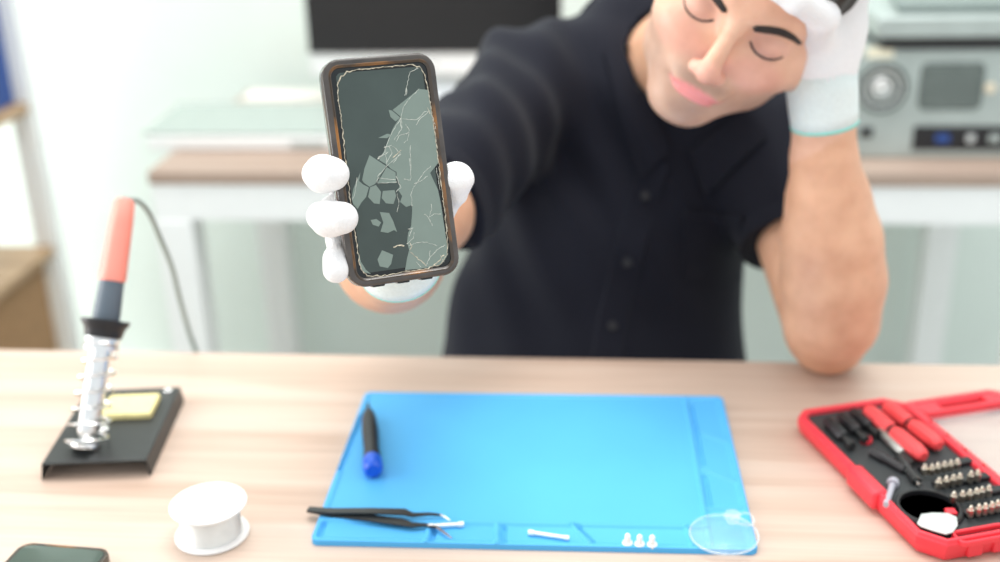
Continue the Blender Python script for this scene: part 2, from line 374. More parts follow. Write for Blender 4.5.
# ------------------------------------------------------------------ phones
def phone_meshes(root, w, h, t, r, screen_mat=M_screen, n=8):
    """case of a phone: local x right, y up, z = screen side; screen face at z=0"""
    R = rr(w, h, r, n)
    MB().sweep(R, [(-.0052, .0006), (-.0036, .0012), (-.0015, .0011), (-.0004, .0003), (0, -.0012), (0, -t+.003), (-.0008, -t+.001), (-.003, -t), (-.0060, -t), (-.0060, -t+.0015)]).build('case', M_case, root)
    MB().sweep(R, [(-.0062, .0), (-.0054, .0004), (-.0046, .0013), (-.0040, .0011), (-.0042, .0), (-.0050, -.0010)]).build('case_lip', M_amberlip, root)
    MB().sweep(R, [(-.0200, -t+.0015), (-.0053, -t+.0015), (-.0053, -.0009), (-.0064, -.0003), (-.0200, -.0003)], closed=False).build('phone_body', M_bezel, root)
    R2 = rr(w-.019, h-.019, max(.001, r-.0085), n)
    return MB().sweep(R2, [(0, -.0004), (0, 0), (-.0003, .0001)], closed=False).build('screen', screen_mat, root)

q = (0.08540591, 0.36769802, 0.15354021, -0.07435799, 0.0770833, -0.79104114)
cx_, sx_, cy_, sy_, cz_, sz_ = math.cos(q[0]), math.sin(q[0]), math.cos(q[1]), math.sin(q[1]), math.cos(q[2]), math.sin(q[2])
Rp = np.array([[cz_, -sz_, 0], [sz_, cz_, 0], [0, 0, 1]]) @ np.array([[cy_, 0, sy_], [0, 1, 0], [-sy_, 0, cy_]]) @ np.array([[1, 0, 0], [0, cx_, -sx_], [0, sx_, cx_]])
Cw = np.array([RT, UP, -FW]).T
Rw = Cw @ Rp; Pw = CAMP + Cw @ np.array(q[3:])
PM = frame(Pw, Rw[:, 0], Rw[:, 1], Rw[:, 2])
PT = .0125
def ph(px, py):
    d = ray(px, py); n_ = Rw[:, 2]; t = ((Pw-CAMP) @ n_)/(d @ n_); P = CAMP+d*t-Pw; return (float(P @ Rw[:, 0]), float(P @ Rw[:, 1]))
hp = empty('cracked_phone', 'phone with a shattered screen in a brown case held up by a gloved hand', 'phone', PM)
scr = phone_meshes(hp, .081, .156, PT, .0125)
for k, xx in enumerate((-.020, -.002, .015)):           # dark recesses along the bottom of the case
    MB().sweep(lambda o, xx=xx: [(xx+px_, -.0779+py_) for px_, py_ in rr(.009, .0022, .001, 4)(o)], [(0, -.009), (0, -.0012), (-.0004, -.0010)], closed=False).build('port_cover', M_bezel, hp)
MB().box((.0402, .012, -.0075), (.0411, .026, -.0045)).build('side_button', M_case, hp, bevel=.0004)

shards = [
 [(419, 89), (428.5, 90), (430, 105), (433, 125), (436, 145), (438, 163), (434, 168), (430, 173), (438, 190), (441, 205), (444, 225), (447, 245), (447.5, 255), (442, 263.5), (432, 267), (418, 269), (405, 270), (407, 258), (409, 250), (407, 242), (408, 233), (411, 226), (412, 212), (412, 205), (406, 207), (400, 202), (402, 196), (398, 190), (400, 184), (396.5, 178), (396.5, 172), (391, 169), (387, 165), (379, 160), (384, 151), (388, 140), (393, 128), (398, 120), (401, 117), (392.5, 110)],
 [(388.5, 110), (392, 110.6), (400, 117.5), (395.5, 121.5), (390.5, 117)],
 [(378, 138), (387, 133.8), (391.5, 134.5), (387, 138.2)],
 [(369.4, 155.1), (386, 166), (375, 184), (369.4, 186.8), (364, 183), (362, 180), (364.5, 168)],
 [(360.3, 172.4), (359, 181), (363, 184.5), (368.8, 187.4), (366, 197), (361, 203), (357.6, 209), (353, 204), (351.5, 198), (353.5, 188)],
 [(370, 187.2), (375.8, 185), (381, 192), (379.5, 204), (374, 203.4), (368, 197)],
 [(382.7, 191), (394.4, 190), (396, 196), (393.4, 204), (386, 203.4), (381.6, 198)],
 [(386.5, 167), (395.5, 172.4), (395.8, 183.2), (377.4, 183)],
 [(379.7, 212), (389, 213), (393, 221), (397, 232), (394, 230), (387.8, 232.9), (380.4, 231.7), (383.2, 222.5)],
 [(370.5, 220), (376.3, 219), (381, 222.5), (378.6, 226.6), (372.8, 224.8)],
 [(382, 250.2), (393, 254.8), (391, 264), (387.8, 268), (379.7, 266.4), (377.4, 259.5)],
 [(358, 252), (361, 262), (366, 270), (371, 274), (363, 272), (359, 263)],
]
for s_ in shards:
    MB().prism([ph(*p_) for p_ in s_], .00002, .00028).build('glass_shard', M_shard, scr)
random.seed(4)
def crack_mesh(lines, wid, jit, z=.00030, taper=True):
    m = MB()
    for ln in lines:
        P = [np.array(ph(*p_)) for p_ in ln]; Q = []
        for k in range(len(P)-1):
            n_ = max(2, int(np.linalg.norm(P[k+1]-P[k])/.0016))
            for i in range(n_): Q.append(P[k]+(P[k+1]-P[k])*i/n_+np.array([random.gauss(0, jit), random.gauss(0, jit)]))
        Q.append(P[-1]); rings = []
        for k in range(len(Q)):
            t = Q[min(k+1, len(Q)-1)]-Q[max(k-1, 0)]; t = t/(np.linalg.norm(t)+1e-9); s2 = np.array([-t[1], t[0]])
            ww = wid*random.uniform(.45, 1.3)/2
            rings.append([(*(Q[k]+s2*ww), .0001), (*(Q[k]+s2*ww*.5), z+.0001), (*(Q[k]-s2*ww*.5), z+.0001), (*(Q[k]-s2*ww), .0001)])
        m.loft(rings, True, smooth=False)
    return m
border = [[(338, 96), (337.2, 85), (341, 77), (347, 71.8), (357, 69.5), (390, 66.7), (412, 64.8), (419, 66.5), (424.5, 73), (428, 90), (431, 110), (435.5, 140), (438, 160), (441, 185), (444.5, 210), (447.5, 240), (447.5, 254), (441.5, 264), (428, 268.4), (400, 272.5), (380, 276), (367, 276.3), (361, 269), (358, 255), (356, 240), (351, 207), (347.5, 180), (344.8, 155), (342.5, 130), (339.5, 108), (338, 96)]]
crack_mesh(border, .0008, .00030).build('crack', M_crackb, scr)['label'] = 'beige crack running round the screen edge'
lines = [[(419, 89), (412, 96), (404, 105), (401, 117), (402, 128)], [(402, 119), (417, 120), (424, 112), (429.5, 111)], [(429.5, 111), (433, 118), (436, 130)], [(416, 125), (420, 119), (428, 112)],
 [(396, 141), (399, 136), (405, 134), (409, 132), (407, 140), (404, 143)], [(394, 140), (401, 130), (400, 118)], [(405, 124), (409, 130), (406, 135)], [(378, 159), (384, 152), (391, 134), (401, 118)],
 [(385, 146), (387, 166), (401, 154)], [(384, 148), (391, 145), (400, 153), (393, 163)], [(388, 145), (392, 153), (386, 163)], [(378, 159), (388, 152)], [(387, 166), (378, 176), (377, 183)], [(377.5, 178), (396, 180)], [(378, 183), (397, 182)],
 [(410, 145), (410.5, 158), (410.5, 172), (411, 180), (404, 179)], [(409.5, 158), (410.5, 168)], [(431, 166), (424, 172), (417, 183), (413, 188), (411, 195), (412, 206)], [(428, 176), (419, 182), (414, 184)], [(436, 168), (438, 178), (440, 190)],
 [(396, 176), (401, 188), (396, 192)], [(397, 193), (399, 203), (397, 212)], [(409, 246), (416, 243), (427, 242), (437, 246)], [(426, 266), (430, 257), (437, 250), (445, 245)], [(429.5, 250), (430, 257)],
 [(433, 226), (428, 217), (424, 214)], [(429, 217), (435, 213), (441, 214)], [(429, 217), (432, 210), (431, 204)], [(440, 255), (444, 262)], [(416, 262), (421, 267)], [(407, 244), (413, 238), (414, 232)], [(409, 236), (412, 230), (408, 229), (413, 228)],
 [(418, 68), (410, 72), (407.5, 82), (406, 95)], [(405, 96), (406, 88)], [(357, 178), (355, 192), (352, 200)]]
for ln in lines: crack_mesh([ln], .00040, .00020).build('crack', M_crack, scr)
for ln in ([(410, 252), (413, 254), (418, 259), (423, 263), (426, 266)], [(409, 250), (412, 247), (410, 243)], [(393, 248), (398, 245), (404, 246)], [(432, 266), (440, 260), (444, 255)], [(393, 158), (401, 150)], [(428, 108), (430, 114)]):
    crack_mesh([ln], .0009, .0003).build('chipped_crack', M_crackb, scr)

# second phone at the near left corner of the table
A_ = on(19, 545, TZ+.010); B_ = on(105, 552, TZ+.010); xd = nrm([B_[0]-A_[0], B_[1]-A_[1], 0]); yd = np.cross([0, 0, 1], xd)
W2 = float(np.linalg.norm((B_-A_)[:2]))+.004
c2 = (A_+B_)/2 - yd*(.150/2); c2[2] = TZ+.0112
c2 = c2+xd*.004+yd*.003
P2 = empty('dark_phone', 'dark phone in an amber case lying at the near corner of the table', 'phone', frame(c2, xd, yd, np.array([0, 0, 1.0])))
M_screen2 = mat('dark green grey phone screen', (.055, .085, .068), .2, noise=.08, nscale=20)
R = rr(W2, .150, .011)
MB().sweep(R, [(-.0030, .0002), (-.0018, .0005), (-.0005, .0001), (0, -.0015), (0, -.0090), (-.001, -.0108), (-.006, -.0108), (-.006, -.0095)]).build('case', M_amberlip, P2)
MB().sweep(R, [(-.02, -.0094), (-.0023, -.0094), (-.0023, -.0003), (-.0034, .0004), (-.02, .0004)], closed=False).build('phone_body', M_bezel, P2)
MB().sweep(rr(W2-.008, .142, .007), [(0, .0004), (0, .0007), (-.0003, .0008)], closed=False).build('screen', M_screen2, P2)

# ------------------------------------------------------------------ soldering stand and iron
sm = rotz((-.4445, .9030, TZ+.0005), math.radians(7.0))
st = empty('iron_stand', 'black steel soldering stand with coiled wire holder and yellow sponge', 'stand', sm)
SW, SL, SH = .092, .138, .016
m = MB()
prof = [(-SW/2-.002, 0), (-SW/2-.0005, 0), (-SW/2+.002, SH-.0018), (SW/2-.002, SH-.0018), (SW/2+.0005, 0), (SW/2+.002, 0), (SW/2-.0005, SH), (-SW/2+.0005, SH)]
m.prism(prof, -SL/2, SL/2, Matrix(((1, 0, 0, 0), (0, 0, -1, 0), (0, 1, 0, 0), (0, 0, 0, 1))))
m.build('base_plate', M_blackmet, st, bevel=.001)
R = rr(.048, .040, .003)
Msp = Matrix.Translation((.016, .038, SH))
def shifted(fn, dx, dy): return lambda o: [(x+dx, y+dy) for x, y in fn(o)]
MB().sweep(shifted(R, .008, .026), [(0, SH), (0, SH+.005), (-.001, SH+.006)], closed=False).build('sponge', M_yellow, st, bevel=.0006)
MB().lathe([(.0001, SH), (.004, SH), (.004, SH+.0015), (.0025, SH+.003), (.0001, SH+.0032)], 16, Matrix.Translation((.036, .060, 0))).build('bolt', M_chrome, st)
MB().lathe([(.0001, SH), (.004, SH), (.004, SH+.0015), (.0025, SH+.003), (.0001, SH+.0032)], 16, Matrix.Translation((-.006, -.012, 0))).build('bolt', M_chrome, st)
inv = sm.inverted()
base = on(86, 446, TZ+SH+.002); top = atY(103, 343, .935); hand = atY(125, 199, .965)
ax = nrm(hand-base)
top = base+ax*np.linalg.norm(atY(103, 343, .935)-base)
def loc(p_): return inv @ Vector(p_)
bl = np.array(loc(base)); al = np.array((inv.to_3x3() @ Vector(ax))); LT = float(np.linalg.norm(top-base))
u_ = nrm(np.cross(al, [0, 1, 0])); v_ = np.cross(al, u_)
coil = []
for k in range(340):
    t = k/339; ang = t*2*math.pi*6.5; rad = .0178-.0034*t
    coil.append(bl+al*(t*LT*.93+.002)+rad*(u_*math.cos(ang)+v_*math.sin(ang)))
foot = [bl+np.array([.035, .004, .0008])+al*0, bl+np.array([.024, .001, .0010])]
MB().tube([bl+u_*-.006+v_*.020, *coil], .00125, 8).build('coil_spring', M_chrome, st)
Fm = axis_frame(bl, bl+al, (0, 1, 0)); Fm = Fm @ Matrix.Rotation(math.pi/2, 4, 'Y')
MB().lathe([(.0001, -.002), (.0125, -.002), (.0132, 0), (.0125, .003), (.0001, .003)], 28, Fm).build('spring_foot', M_chrome, st)
MB().lathe([(.0135, LT*.86), (.0150, LT*.86), (.0150, LT*.90), (.0138, LT*.91), (.0152, LT*.93), (.0152, LT*.965), (.0135, LT*.97)], 32, Fm).build('collar', M_silver, st)
MB().lathe([(.012, LT*.972), (.0162, LT*.972), (.0172, LT*1.02), (.0182, LT*1.06), (.0212, LT*1.10), (.0212, LT*1.13), (.0120, LT*1.13), (.0118, LT)], 32, Fm).build('funnel', M_black, st)

LI = float(np.linalg.norm(hand-base))
ir = empty('soldering_iron', 'red handled soldering iron standing upright in the coiled holder', 'soldering iron', axis_frame(base, hand, (0, 1, 0)) @ Matrix.Rotation(math.pi/2, 4, 'Y'))
MB().lathe([(.0001, .004), (.0040, .005), (.0085, .010), (.0095, .014), (.0098, LT*.95), (.0100, LT*1.12), (.0001, LT*1.12)], 28).build('barrel', M_silver, ir)
g0, g1 = LT*1.125, LT*1.125+.036
MB().lathe([(.0001, g0), (.0118, g0), (.0122, g0+.004), (.0108, g1), (.0001, g1)], 28).build('grip_collar', M_grey, ir)
MB().lathe([(.0001, g1), (.0118, g1), (.0122, g1+.003), (.0118, g1+.012), (.0112, g1+.03), (.0104, LI-.02), (.0092, LI-.004), (.0070, LI), (.0001, LI+.0005)], 10).build('handle', M_coral, ir)
iM = ir.matrix_world.inverted() if False else (axis_frame(base, hand, (0, 1, 0)) @ Matrix.Rotation(math.pi/2, 4, 'Y')).inverted()
cpx = [(127, 199, .967), (138, 201, .975), (149, 213, .99), (161, 240, 1.02), (172, 268, 1.055), (180, 300, 1.08), (190, 335, 1.105), (198, 358, 1.125), (206, 400, 1.14), (210, 470, 1.15)]
cp = [np.array(hand)]+[atY(*c_) for c_ in cpx]
def smooth_path(P, n=10):
    out = []
    for k in range(len(P)-1):
        p0, p1, p2, p3 = P[max(k-1, 0)], P[k], P[k+1], P[min(k+2, len(P)-1)]
        for i in range(n):
            t = i/n; out.append(.5*((2*p1)+(-p0+p2)*t+(2*p0-5*p1+4*p2-p3)*t*t+(-p0+3*p1-3*p2+p3)*t**3))
    out.append(P[-1]); return out
M_cable = mat('grey green cable sheath', (.32, .39, .36), .5, noise=.05)
MB().tube([iM @ Vector(c_) for c_ in smooth_path(cp)], .0026, 10).build('power_cable', M_cable, ir)

# ------------------------------------------------------------------ red tool case
_a, _d = on(797, 433, TZ), on(915, 554, TZ); vdir = nrm(_d-_a); A0 = _a-vdir*.007; udir = np.array([-vdir[1], vdir[0], 0])
CM = frame(A0+np.array([0, 0, .0004]), udir, vdir*-1, np.array([0, 0, 1.0])); CMi = CM.inverted()
CWD, CLN, CH = .106, .216, .020
def ck(px, py, h=.018):
    P = CMi @ Vector(on(px, py, TZ+h)); return (P.x, P.y)
# local frame: x across the case (towards the lid), y negative towards the viewer, z up
tc_ = empty('tool_case', 'open red tool case with dark insert and clear lid at the table edge', 'tool case', CM)
ox, oy = CWD/2, -CLN/2
def case_outline(o):
    c = .016+o*.4; a, b = CWD/2+o, CLN/2+o
    P = [(a-c, b), (-a+c*.5, b), (-a, b-c*.5), (-a, -b+c*1.1), (-a+c*.9, -b), (a-c, -b), (a, -b+c), (a, b-c)]
    return [(x+ox, y+oy) for x, y in P]
MB().sweep(case_outline, [(-.0055, .0015), (-.0055, .0165), (-.0050, .0185), (-.0020, CH), (-.0004, CH-.0006), (0, CH-.003), (.0008, CH-.004), (.0008, .010), (-.001, .003), (-.003, 0), (-.0250, 0), (-.0250, .0015)], smooth=False).build('base_shell', M_red, tc_, bevel=.0008)
MB().sweep(case_outline, [(-.0300, .0017), (-.0057, .0017), (-.0057, .0150), (-.0300, .0150)], closed=False, smooth=False).build('insert_tray', M_dark, tc_)
# latch on the near long side
l0 = ck(848, 470, .020); l1 = ck(868, 493, .020)
MB().box((-.0050, l1[1]-.004, .004), (.0085, l0[1]+.004, CH+.0012)).build('latch', M_red, tc_, bevel=.003)
# corrugations outside the near short end
for k in range(3):
    x0 = .032+.022*k
    MB().box((x0, -CLN-.0026, .003), (x0+.013, -CLN+.002, CH-.004)).build('rib', M_red, tc_, bevel=.0012)
# red slot ring at the near end of the tray
sl = ck(978, 534, .018)
MB().sweep(shifted(rr(.046, .017, .005), sl[0]+.003, sl[1]-.001), [(0, .015), (0, .0185), (-.0006, .0192), (-.0020, .0192), (-.0026, .0185), (-.0026, .0152)]).build('handle_slot', M_red, tc_)
# lid: hinge strip, rim, cut-out handle and clear window
HX = CWD+.004
LT0 = 'lid'
lid = MB()
LW = .108
def lid_outline(o):
    a, b, c = LW/2+o, CLN/2+o, .014
    return [(x+HX+LW/2, y+oy) for x, y in [(a-c, b), (-a+c*.3, b), (-a, b-c*.3), (-a, -b+c), (-a+c, -b), (a-c, -b), (a, -b+c), (a, b-c)]]
lid.sweep(lid_outline, [(-.010, .0055), (-.010, .0085), (-.007, .0125), (-.002, .0125), (0, .0105), (0, .001), (-.002, 0), (-.005, 0), (-.005, .0045)], smooth=False)
lidb = lid.build('lid_frame', M_red, tc_, bevel=.0006)
MB().box((HX+.0095, -CLN+.0095, .0055), (HX+LW-.0095, -.0265, .0072)).build('clear_window', M_clear, lidb)
for k in range(7):
    y0 = -.030-k*.026
    MB().lathe([(.0001, 0), (.0042, 0), (.0042, .016), (.0001, .016)], 14, Matrix.Translation((CWD+.0028, y0, CH-.0065)) @ Matrix.Rotation(math.pi/2, 4, 'X')).build('hinge', M_red, tc_)
MB().box((HX+.009, -.0275, .004), (HX+LW-.009, -.0215, .0125)).build('handle_bar', M_red, lidb, bevel=.001)
MB().box((HX+.008, -.0240, .004), (HX+.030, -.008, .0118)).build('handle_bar', M_red, lidb, bevel=.001)
MB().box((HX+.078, -.0240, .004), (HX+.100, -.008, .0118)).build('handle_bar', M_red, lidb, bevel=.001)
# moulded strips and the round well in the tray
for (p0, p1) in (((920, 472), (972, 462)), ((934, 487), (988, 478)), ((948, 501), (1003, 491)), ((964, 516), (1020, 506))):
    a = ck(*p0, .016); b = ck(*p1, .016); d = nrm([b[0]-a[0], b[1]-a[1], 0]); n_ = np.array([-d[1], d[0], 0])
    MB().box((0, -.0038, 0), (float(np.hypot(b[0]-a[0], b[1]-a[1])), .0046, .0042), frame((a[0], a[1], .0151), d, n_, (0, 0, 1))).build('bit_holder', M_black, tc_, bevel=.0008)
wc = ck(926, 512, .016)
MB().lathe([(.0001, .0151), (.0225, .0151), (.0225, .0195), (.0245, .0195), (.0262, .0178), (.0262, .0151)], 44, Matrix.Translation((wc[0]+.0035, wc[1]+.002, 0))).build('round_well', M_black, tc_)

# loose contents, each a thing of its own
def tool_on(p0, p1, h):
    a = on(*p0, TZ+h); b = on(*p1, TZ+h); return a, b, axis_frame(a, b), float(np.linalg.norm(b-a))
hs = [((867, 410), (924, 457), 'red screwdriver handle in the case, on the side of the dark tools'), ((886, 406), (940, 446), 'red screwdriver handle in the case, on the side of the hinge')]
for p0, p1, lb in hs:
    a, b, F_, L_ = tool_on(p0, p1, .0235)
    o = empty('screwdriver_handle', lb, 'screwdriver', F_, 'red handles in the case')
    MB().lathe([(.0001, 0), (.0050, .0004), (.0070, .003), (.0074, .010), (.0070, L_*.40), (.0060, L_*.44), (.0001, L_*.44)], 8, Mx).build('cap', M_redsoft, o)
    MB().lathe([(.0001, L_*.441), (.0046, L_*.441), (.0046, L_*.50), (.0001, L_*.50)], 16, Mx).build('ferrule', M_black, o)
    MB().lathe([(.0001, L_*.501), (.0064, L_*.501), (.0072, L_*.55), (.0074, L_*.85), (.0062, L_*.97), (.0040, L_), (.0001, L_)], 8, Mx).build('grip', M_redsoft, o)
a, b, F_, L_ = tool_on((880, 431), (905, 456), .0195)
o = empty('extension_bar', 'grey metal extension bar lying beside the red handles in the case', 'extension bar', F_)
MB().lathe([(.0001, 0), (.0040, 0), (.0042, .001), (.0042, L_*.85), (.0030, L_*.9), (.0001, L_*.9)], 20, Mx).build('sleeve', M_steel, o)
MB().lathe([(.0001, L_*.9), (.0030, L_*.9), (.0030, L_*1.3), (.0001, L_*1.3)], 6, Mx).build('hex_shank', M_blackmet, o)
for j, (p0, p1, lb) in enumerate((((828, 421), (852, 446), 'black nut driver in the corner of the case, nearest its outer edge'), ((841, 416), (866, 440), 'black nut driver in the case, second from the outer edge'), ((853, 412), (878, 434), 'black nut driver in the case, next to the red handles'))):
    a, b, F_, L_ = tool_on(p0, p1, .0205)
    o = empty('nut_driver', lb, 'nut driver', F_, 'black drivers in the case')
    MB().lathe([(.0001, 0), (.0048, .0004), (.0056, .003), (.0054, L_*.6), (.0040, L_*.66), (.0001, L_*.66)], 8, Mx).build('grip', M_black, o)
    MB().lathe([(.0001, L_*.661), (.0028, L_*.661), (.0028, L_*.85), (.0042, L_*.87), (.0042, L_*1.02), (.0001, L_*1.02)], 6, Mx).build('shaft', M_blackmet, o)
p = on(866, 442, TZ+.016)
o = MB().lathe([(.0001, 0), (.0048, 0), (.0052, .001), (.0052, .0035), (.0042, .0048), (.0001, .005)], 20).build('plastic_button', M_red, None, M=rotz((p[0], p[1], TZ+.0156), 0)); tag(o, 'small round red plastic cap among the black tools in the case', 'cap')
for j, (p0, p1) in enumerate((((872, 452), (905, 470)), ((900, 458), (917, 482)))):
    a, b, F_, L_ = tool_on(p0, p1, .0185)
    o = empty('hex_socket', ['black socket lying below the red cap in the case', 'dark socket beside the first row of bits in the case'][j], 'socket', F_, 'dark sockets in the case')
    MB().lathe([(.0001, 0), (.0046, 0), (.0048, L_*.4), (.0038, L_*.45), (.0038, L_), (.0001, L_)], 12, Mx).build('barrel', [M_black, M_blackmet][j], o)
    MB().lathe([(.0001, L_*1.001), (.0018, L_*1.001), (.0018, L_*1.15), (.0001, L_*1.15)], 6, Mx).build('drive', M_silver, o)
a, b, F_, L_ = tool_on((893, 483), (886, 505), .018)
o = empty('pry_pick', 'small grey headed pick lying beside the round well of the case', 'pick', F_)
M_pick = mat('lilac grey plastic', (.42, .42, .47), .3, noise=.05)
MB().lathe([(.0001, -.003), (.0046, -.0025), (.0052, 0), (.0046, .003), (.0001, .0035)], 20, Mx).build('head', M_pick, o)
MB().lathe([(.0001, .0036), (.0028, .0036), (.0025, L_), (.0001, L_)], 12, Mx).build('shank', M_pick, o)
M_pickw = mat('grey white plastic', (.55, .60, .57), .35, noise=.02)
# white opening pick (rounded triangle) leaning in the well
tri = [(917, 523), (921, 514), (932, 512.5), (948, 513), (957, 517), (958, 525), (953, 532), (946, 534), (932, 530), (921, 526)]
P = [on(*t_, TZ+.0215) for t_ in tri]; cc = np.mean(P, 0)
o = MB().prism([(x-cc[0], y-cc[1]) for x, y, z in P], 0, .0016).build('opening_pick', M_pickw, None, bevel=.0007, M=rotz((cc[0], cc[1], TZ+.0202), 0)); tag(o, 'white rounded triangular opening pick lying on the round well', 'pick')
p = on(950, 512, TZ+.018)
o = MB().prism([(-.004, -.003), (.004, -.005), (.005, .003), (-.003, .004)], 0, .004).build('red_wedge', M_red, None, bevel=.0008, M=rotz((p[0], p[1], TZ+.0157), .2)); tag(o, 'tiny red wedge showing behind the white pick', 'wedge')
rows = [[(925, 467), (932, 467), (938, 465.5), (944.5, 464), (951, 463), (957.5, 461.5)], [(939, 480.5), (946.5, 479), (953.6, 477.5), (960, 476), (971, 474), (978, 472.5)],
        [(954, 494.5), (962.7, 493.5), (970, 492.5), (976.7, 491), (982, 489.5), (989, 488)], [(971, 508.5), (979, 507), (985.5, 506), (992, 504.5), (998, 503), (1004, 501.5)]]
rn = ['row nearest the red handles', 'second row from the red handles', 'third row from the red handles', 'row nearest the red slot']
# counted from the end that points at the dark sockets
cn = ['first', 'second', 'third', 'fourth', 'fifth', 'sixth']
def bit_proto():
    o = empty('screw_bit', 'x', 'bit')
    MB().lathe([(.0001, 0), (.0026, 0), (.0027, .0004), (.0027, .0062), (.0021, .0068), (.0001, .0068)], 6).build('hex_shank', M_gold, o)
    MB().lathe([(.0001, .0068), (.0016, .0068), (.0016, .0085), (.0008, .0100), (.0001, .0102)], 10).build('tip', M_gold, o); return o
bp = None
for i, rw in enumerate(rows):
    for j, (px, py) in enumerate(rw):
        if bp is None: o = bp = bit_proto()
        else:
            o = bp.copy(); COL.objects.link(o)
            for ch in list(bp.children): c_ = ch.copy(); c_.parent = o; COL.objects.link(c_)
        p = on(px, py, TZ+.027); o.matrix_world = rotz((p[0], p[1], TZ+.0198), i+j)
        tag(o, 'silver bit, %s from the dark sockets, %s' % (cn[j], rn[i]), 'bit', 'screw bits standing in the case')

# ------------------------------------------------------------------ back desk and what stands on it
DX0, DX1, DY0, DY1 = -.735, float(atY(932, 216, 2.32)[0])+.05, 1.752, 2.352
dk = empty('back_desk', 'white legged desk with brown wooden top along the mint wall', 'desk', rotz(((DX0+DX1)/2, (DY0+DY1)/2, 0), 0))
hx, hy = (DX1-DX0)/2, (DY1-DY0)/2
MB().box((-hx, -hy, .728), (hx, hy, .75)).build('desktop', M_desk, dk, bevel=.0015)
MB().box((-hx+.002, -hy+.004, .665), (hx-.002, -hy+.03, .7275)).build('apron', M_whitelac, dk, bevel=.001)
MB().box((-hx+.002, hy-.03, .665), (hx-.002, hy-.004, .7275)).build('apron', M_whitelac, dk, bevel=.001)
for sx in (-1, 1):
    MB().box((sx*hx-(.036 if sx > 0 else -.002), -hy+.031, .675), (sx*hx-(.002 if sx > 0 else -.036), hy-.031, .7275)).build('side_rail', M_whitelac, dk, bevel=.001)
    for sy in (-1, 1):
        x0 = hx*sx-(.062 if sx > 0 else 0); y0 = (hy-.062 if sy > 0 else -hy)
        MB().box((x0, y0+(.0305 if sy < 0 else 0)*0+.0, 0), (x0+.062, y0+.062, .6645)).build('leg', M_whitelac, dk, bevel=.003)

# all-in-one monitor
m0, m1 = atY(309, 53, 2.12), atY(562, 53, 2.12); mzb = .5*(m0[2]+m1[2])
mn = empty('monitor', 'switched off wide black screen with a silver chin on the back desk', 'monitor', rotz(((m0[0]+m1[0])/2, 2.12, .7505), 0))
mw = (m1[0]-m0[0])/2; mb = mzb-.7505
MB().box((-mw, 0, mb-.042), (mw, .018, mb+.30)).build('housing', M_silver if False else M_whitelac, mn, bevel=.003)
MB().box((-mw+.001, -.003, mb+.001), (mw-.001, -.0004, mb+.298)).build('screen', M_screenoff, mn, bevel=.0008)
MB().prism([(0, 0), (.004, 0), (.09, .11), (.09, .17), (.075, .17), (.075, .12)], -.06, .06, Matrix(((0, 0, 1, 0), (1, 0, 0, .0), (0, 1, 0, .004), (0, 0, 0, 1)))).build('stand', M_silver, mn, bevel=.002)
MB().box((-.09, -.05, 0), (.09, .12, .0045)).build('foot_plate', M_silver, mn, bevel=.002)
for k in (0,):
    MB().lathe([(.0001, 0), (.0028, 0), (.0028, .0006), (.0001, .0008)], 16, Matrix.Translation((0, -.0006, mb-.02)) @ Matrix.Rotation(math.pi/2, 4, 'X')).build('logo_dot', M_black, mn)

# flat white device with a glass top, and paper behind it
f0 = on(148, 151); 
sc_ = empty('flatbed_scanner', 'flat white device with grey green glass top on the desk', 'scanner', rotz((f0[0]+.165, f0[1]+.10, .7505), 0))
MB().prism([(-.10, 0), (.10, 0), (.10, .032), (-.10, .026)], -.165, .165, Matrix(((0, 0, 1, 0), (1, 0, 0, 0), (0, 1, 0, 0), (0, 0, 0, 1)))).build('body', M_whitelac, sc_, bevel=.004)
Mg = Matrix.Translation((0, 0, .0293)) @ Matrix.Rotation(math.atan2(.006, .20), 4, 'X')
MB().box((-.172, -.098, .0003), (.172, .098, .0042), Mg).build('glass_plate', M_glasstop, sc_, bevel=.001)
MB().box((.09, -.102, .008), (.15, -.1002, .016)).build('control_panel', M_pcgrey, sc_)
p = on(270, 112); pp = empty('paper_stack', 'pale flat stack of papers behind the flat white device', 'papers', rotz((p[0]+.06, p[1]+.035, .7505), .03))
random.seed(2)
for k in range(3):
    MB().box((-.11+random.uniform(-.004, .004), -.04, .009*k), (.11, .045, .009*k+.0085)).build('paper_bundle', M_paper, pp)

# computer lying on its side, rear towards us
PCY = 1.835
def face(px, py, Y=PCY): q_ = atY(px, py, Y); return q_
c0 = face(860, 151); c1 = face(860, 49); pcx0 = float(c0[0])-.03; pch = float(c1[2])-.7505
pc = empty('desktop_computer', 'grey steel computer lying on its side with a round fan vent', 'computer', rotz((pcx0, PCY, .7505), 0))
PW = .43
def L3(px, py): q_ = face(px, py); return (float(q_[0])-pcx0, float(q_[2])-.7505)
MB().box((0, 0, 0), (PW, .42, pch)).build('steel_case', M_pcgrey, pc, bevel=.003)
Mf = Matrix(((1, 0, 0, 0), (0, 0, 1, 0), (0, 1, 0, 0), (0, 0, 0, 1)))   # (x, z, y)
fx, fz = L3(882, 88)
def ringy(r0, r1, y0, y1, n=36):
    m = MB(); rings = []
    for r, y in ((r0, y0), (r1, y0), (r1, y1), (r0, y1)):
        rings.append([(fx+r*math.cos(2*math.pi*i/n), y, fz+r*math.sin(2*math.pi*i/n)) for i in range(n)])
    return m.loft(rings, closed=True)
MB().lathe([(.0001, 0), (.041, 0), (.041, .0008), (.0001, .0008)], 40, Matrix.Translation((fx, -.0002, fz)) @ Matrix.Rotation(math.pi/2, 4, 'X')).build('fan_opening', M_grille, pc)
ringy(.041, .045, -.003, -.0001).build('fan_rim', M_pcgrey, pc)
for r in (.032, .0235): ringy(r-.0013, r+.0013, -.0028, -.0012).build('fan_guard_ring', M_silver, pc)
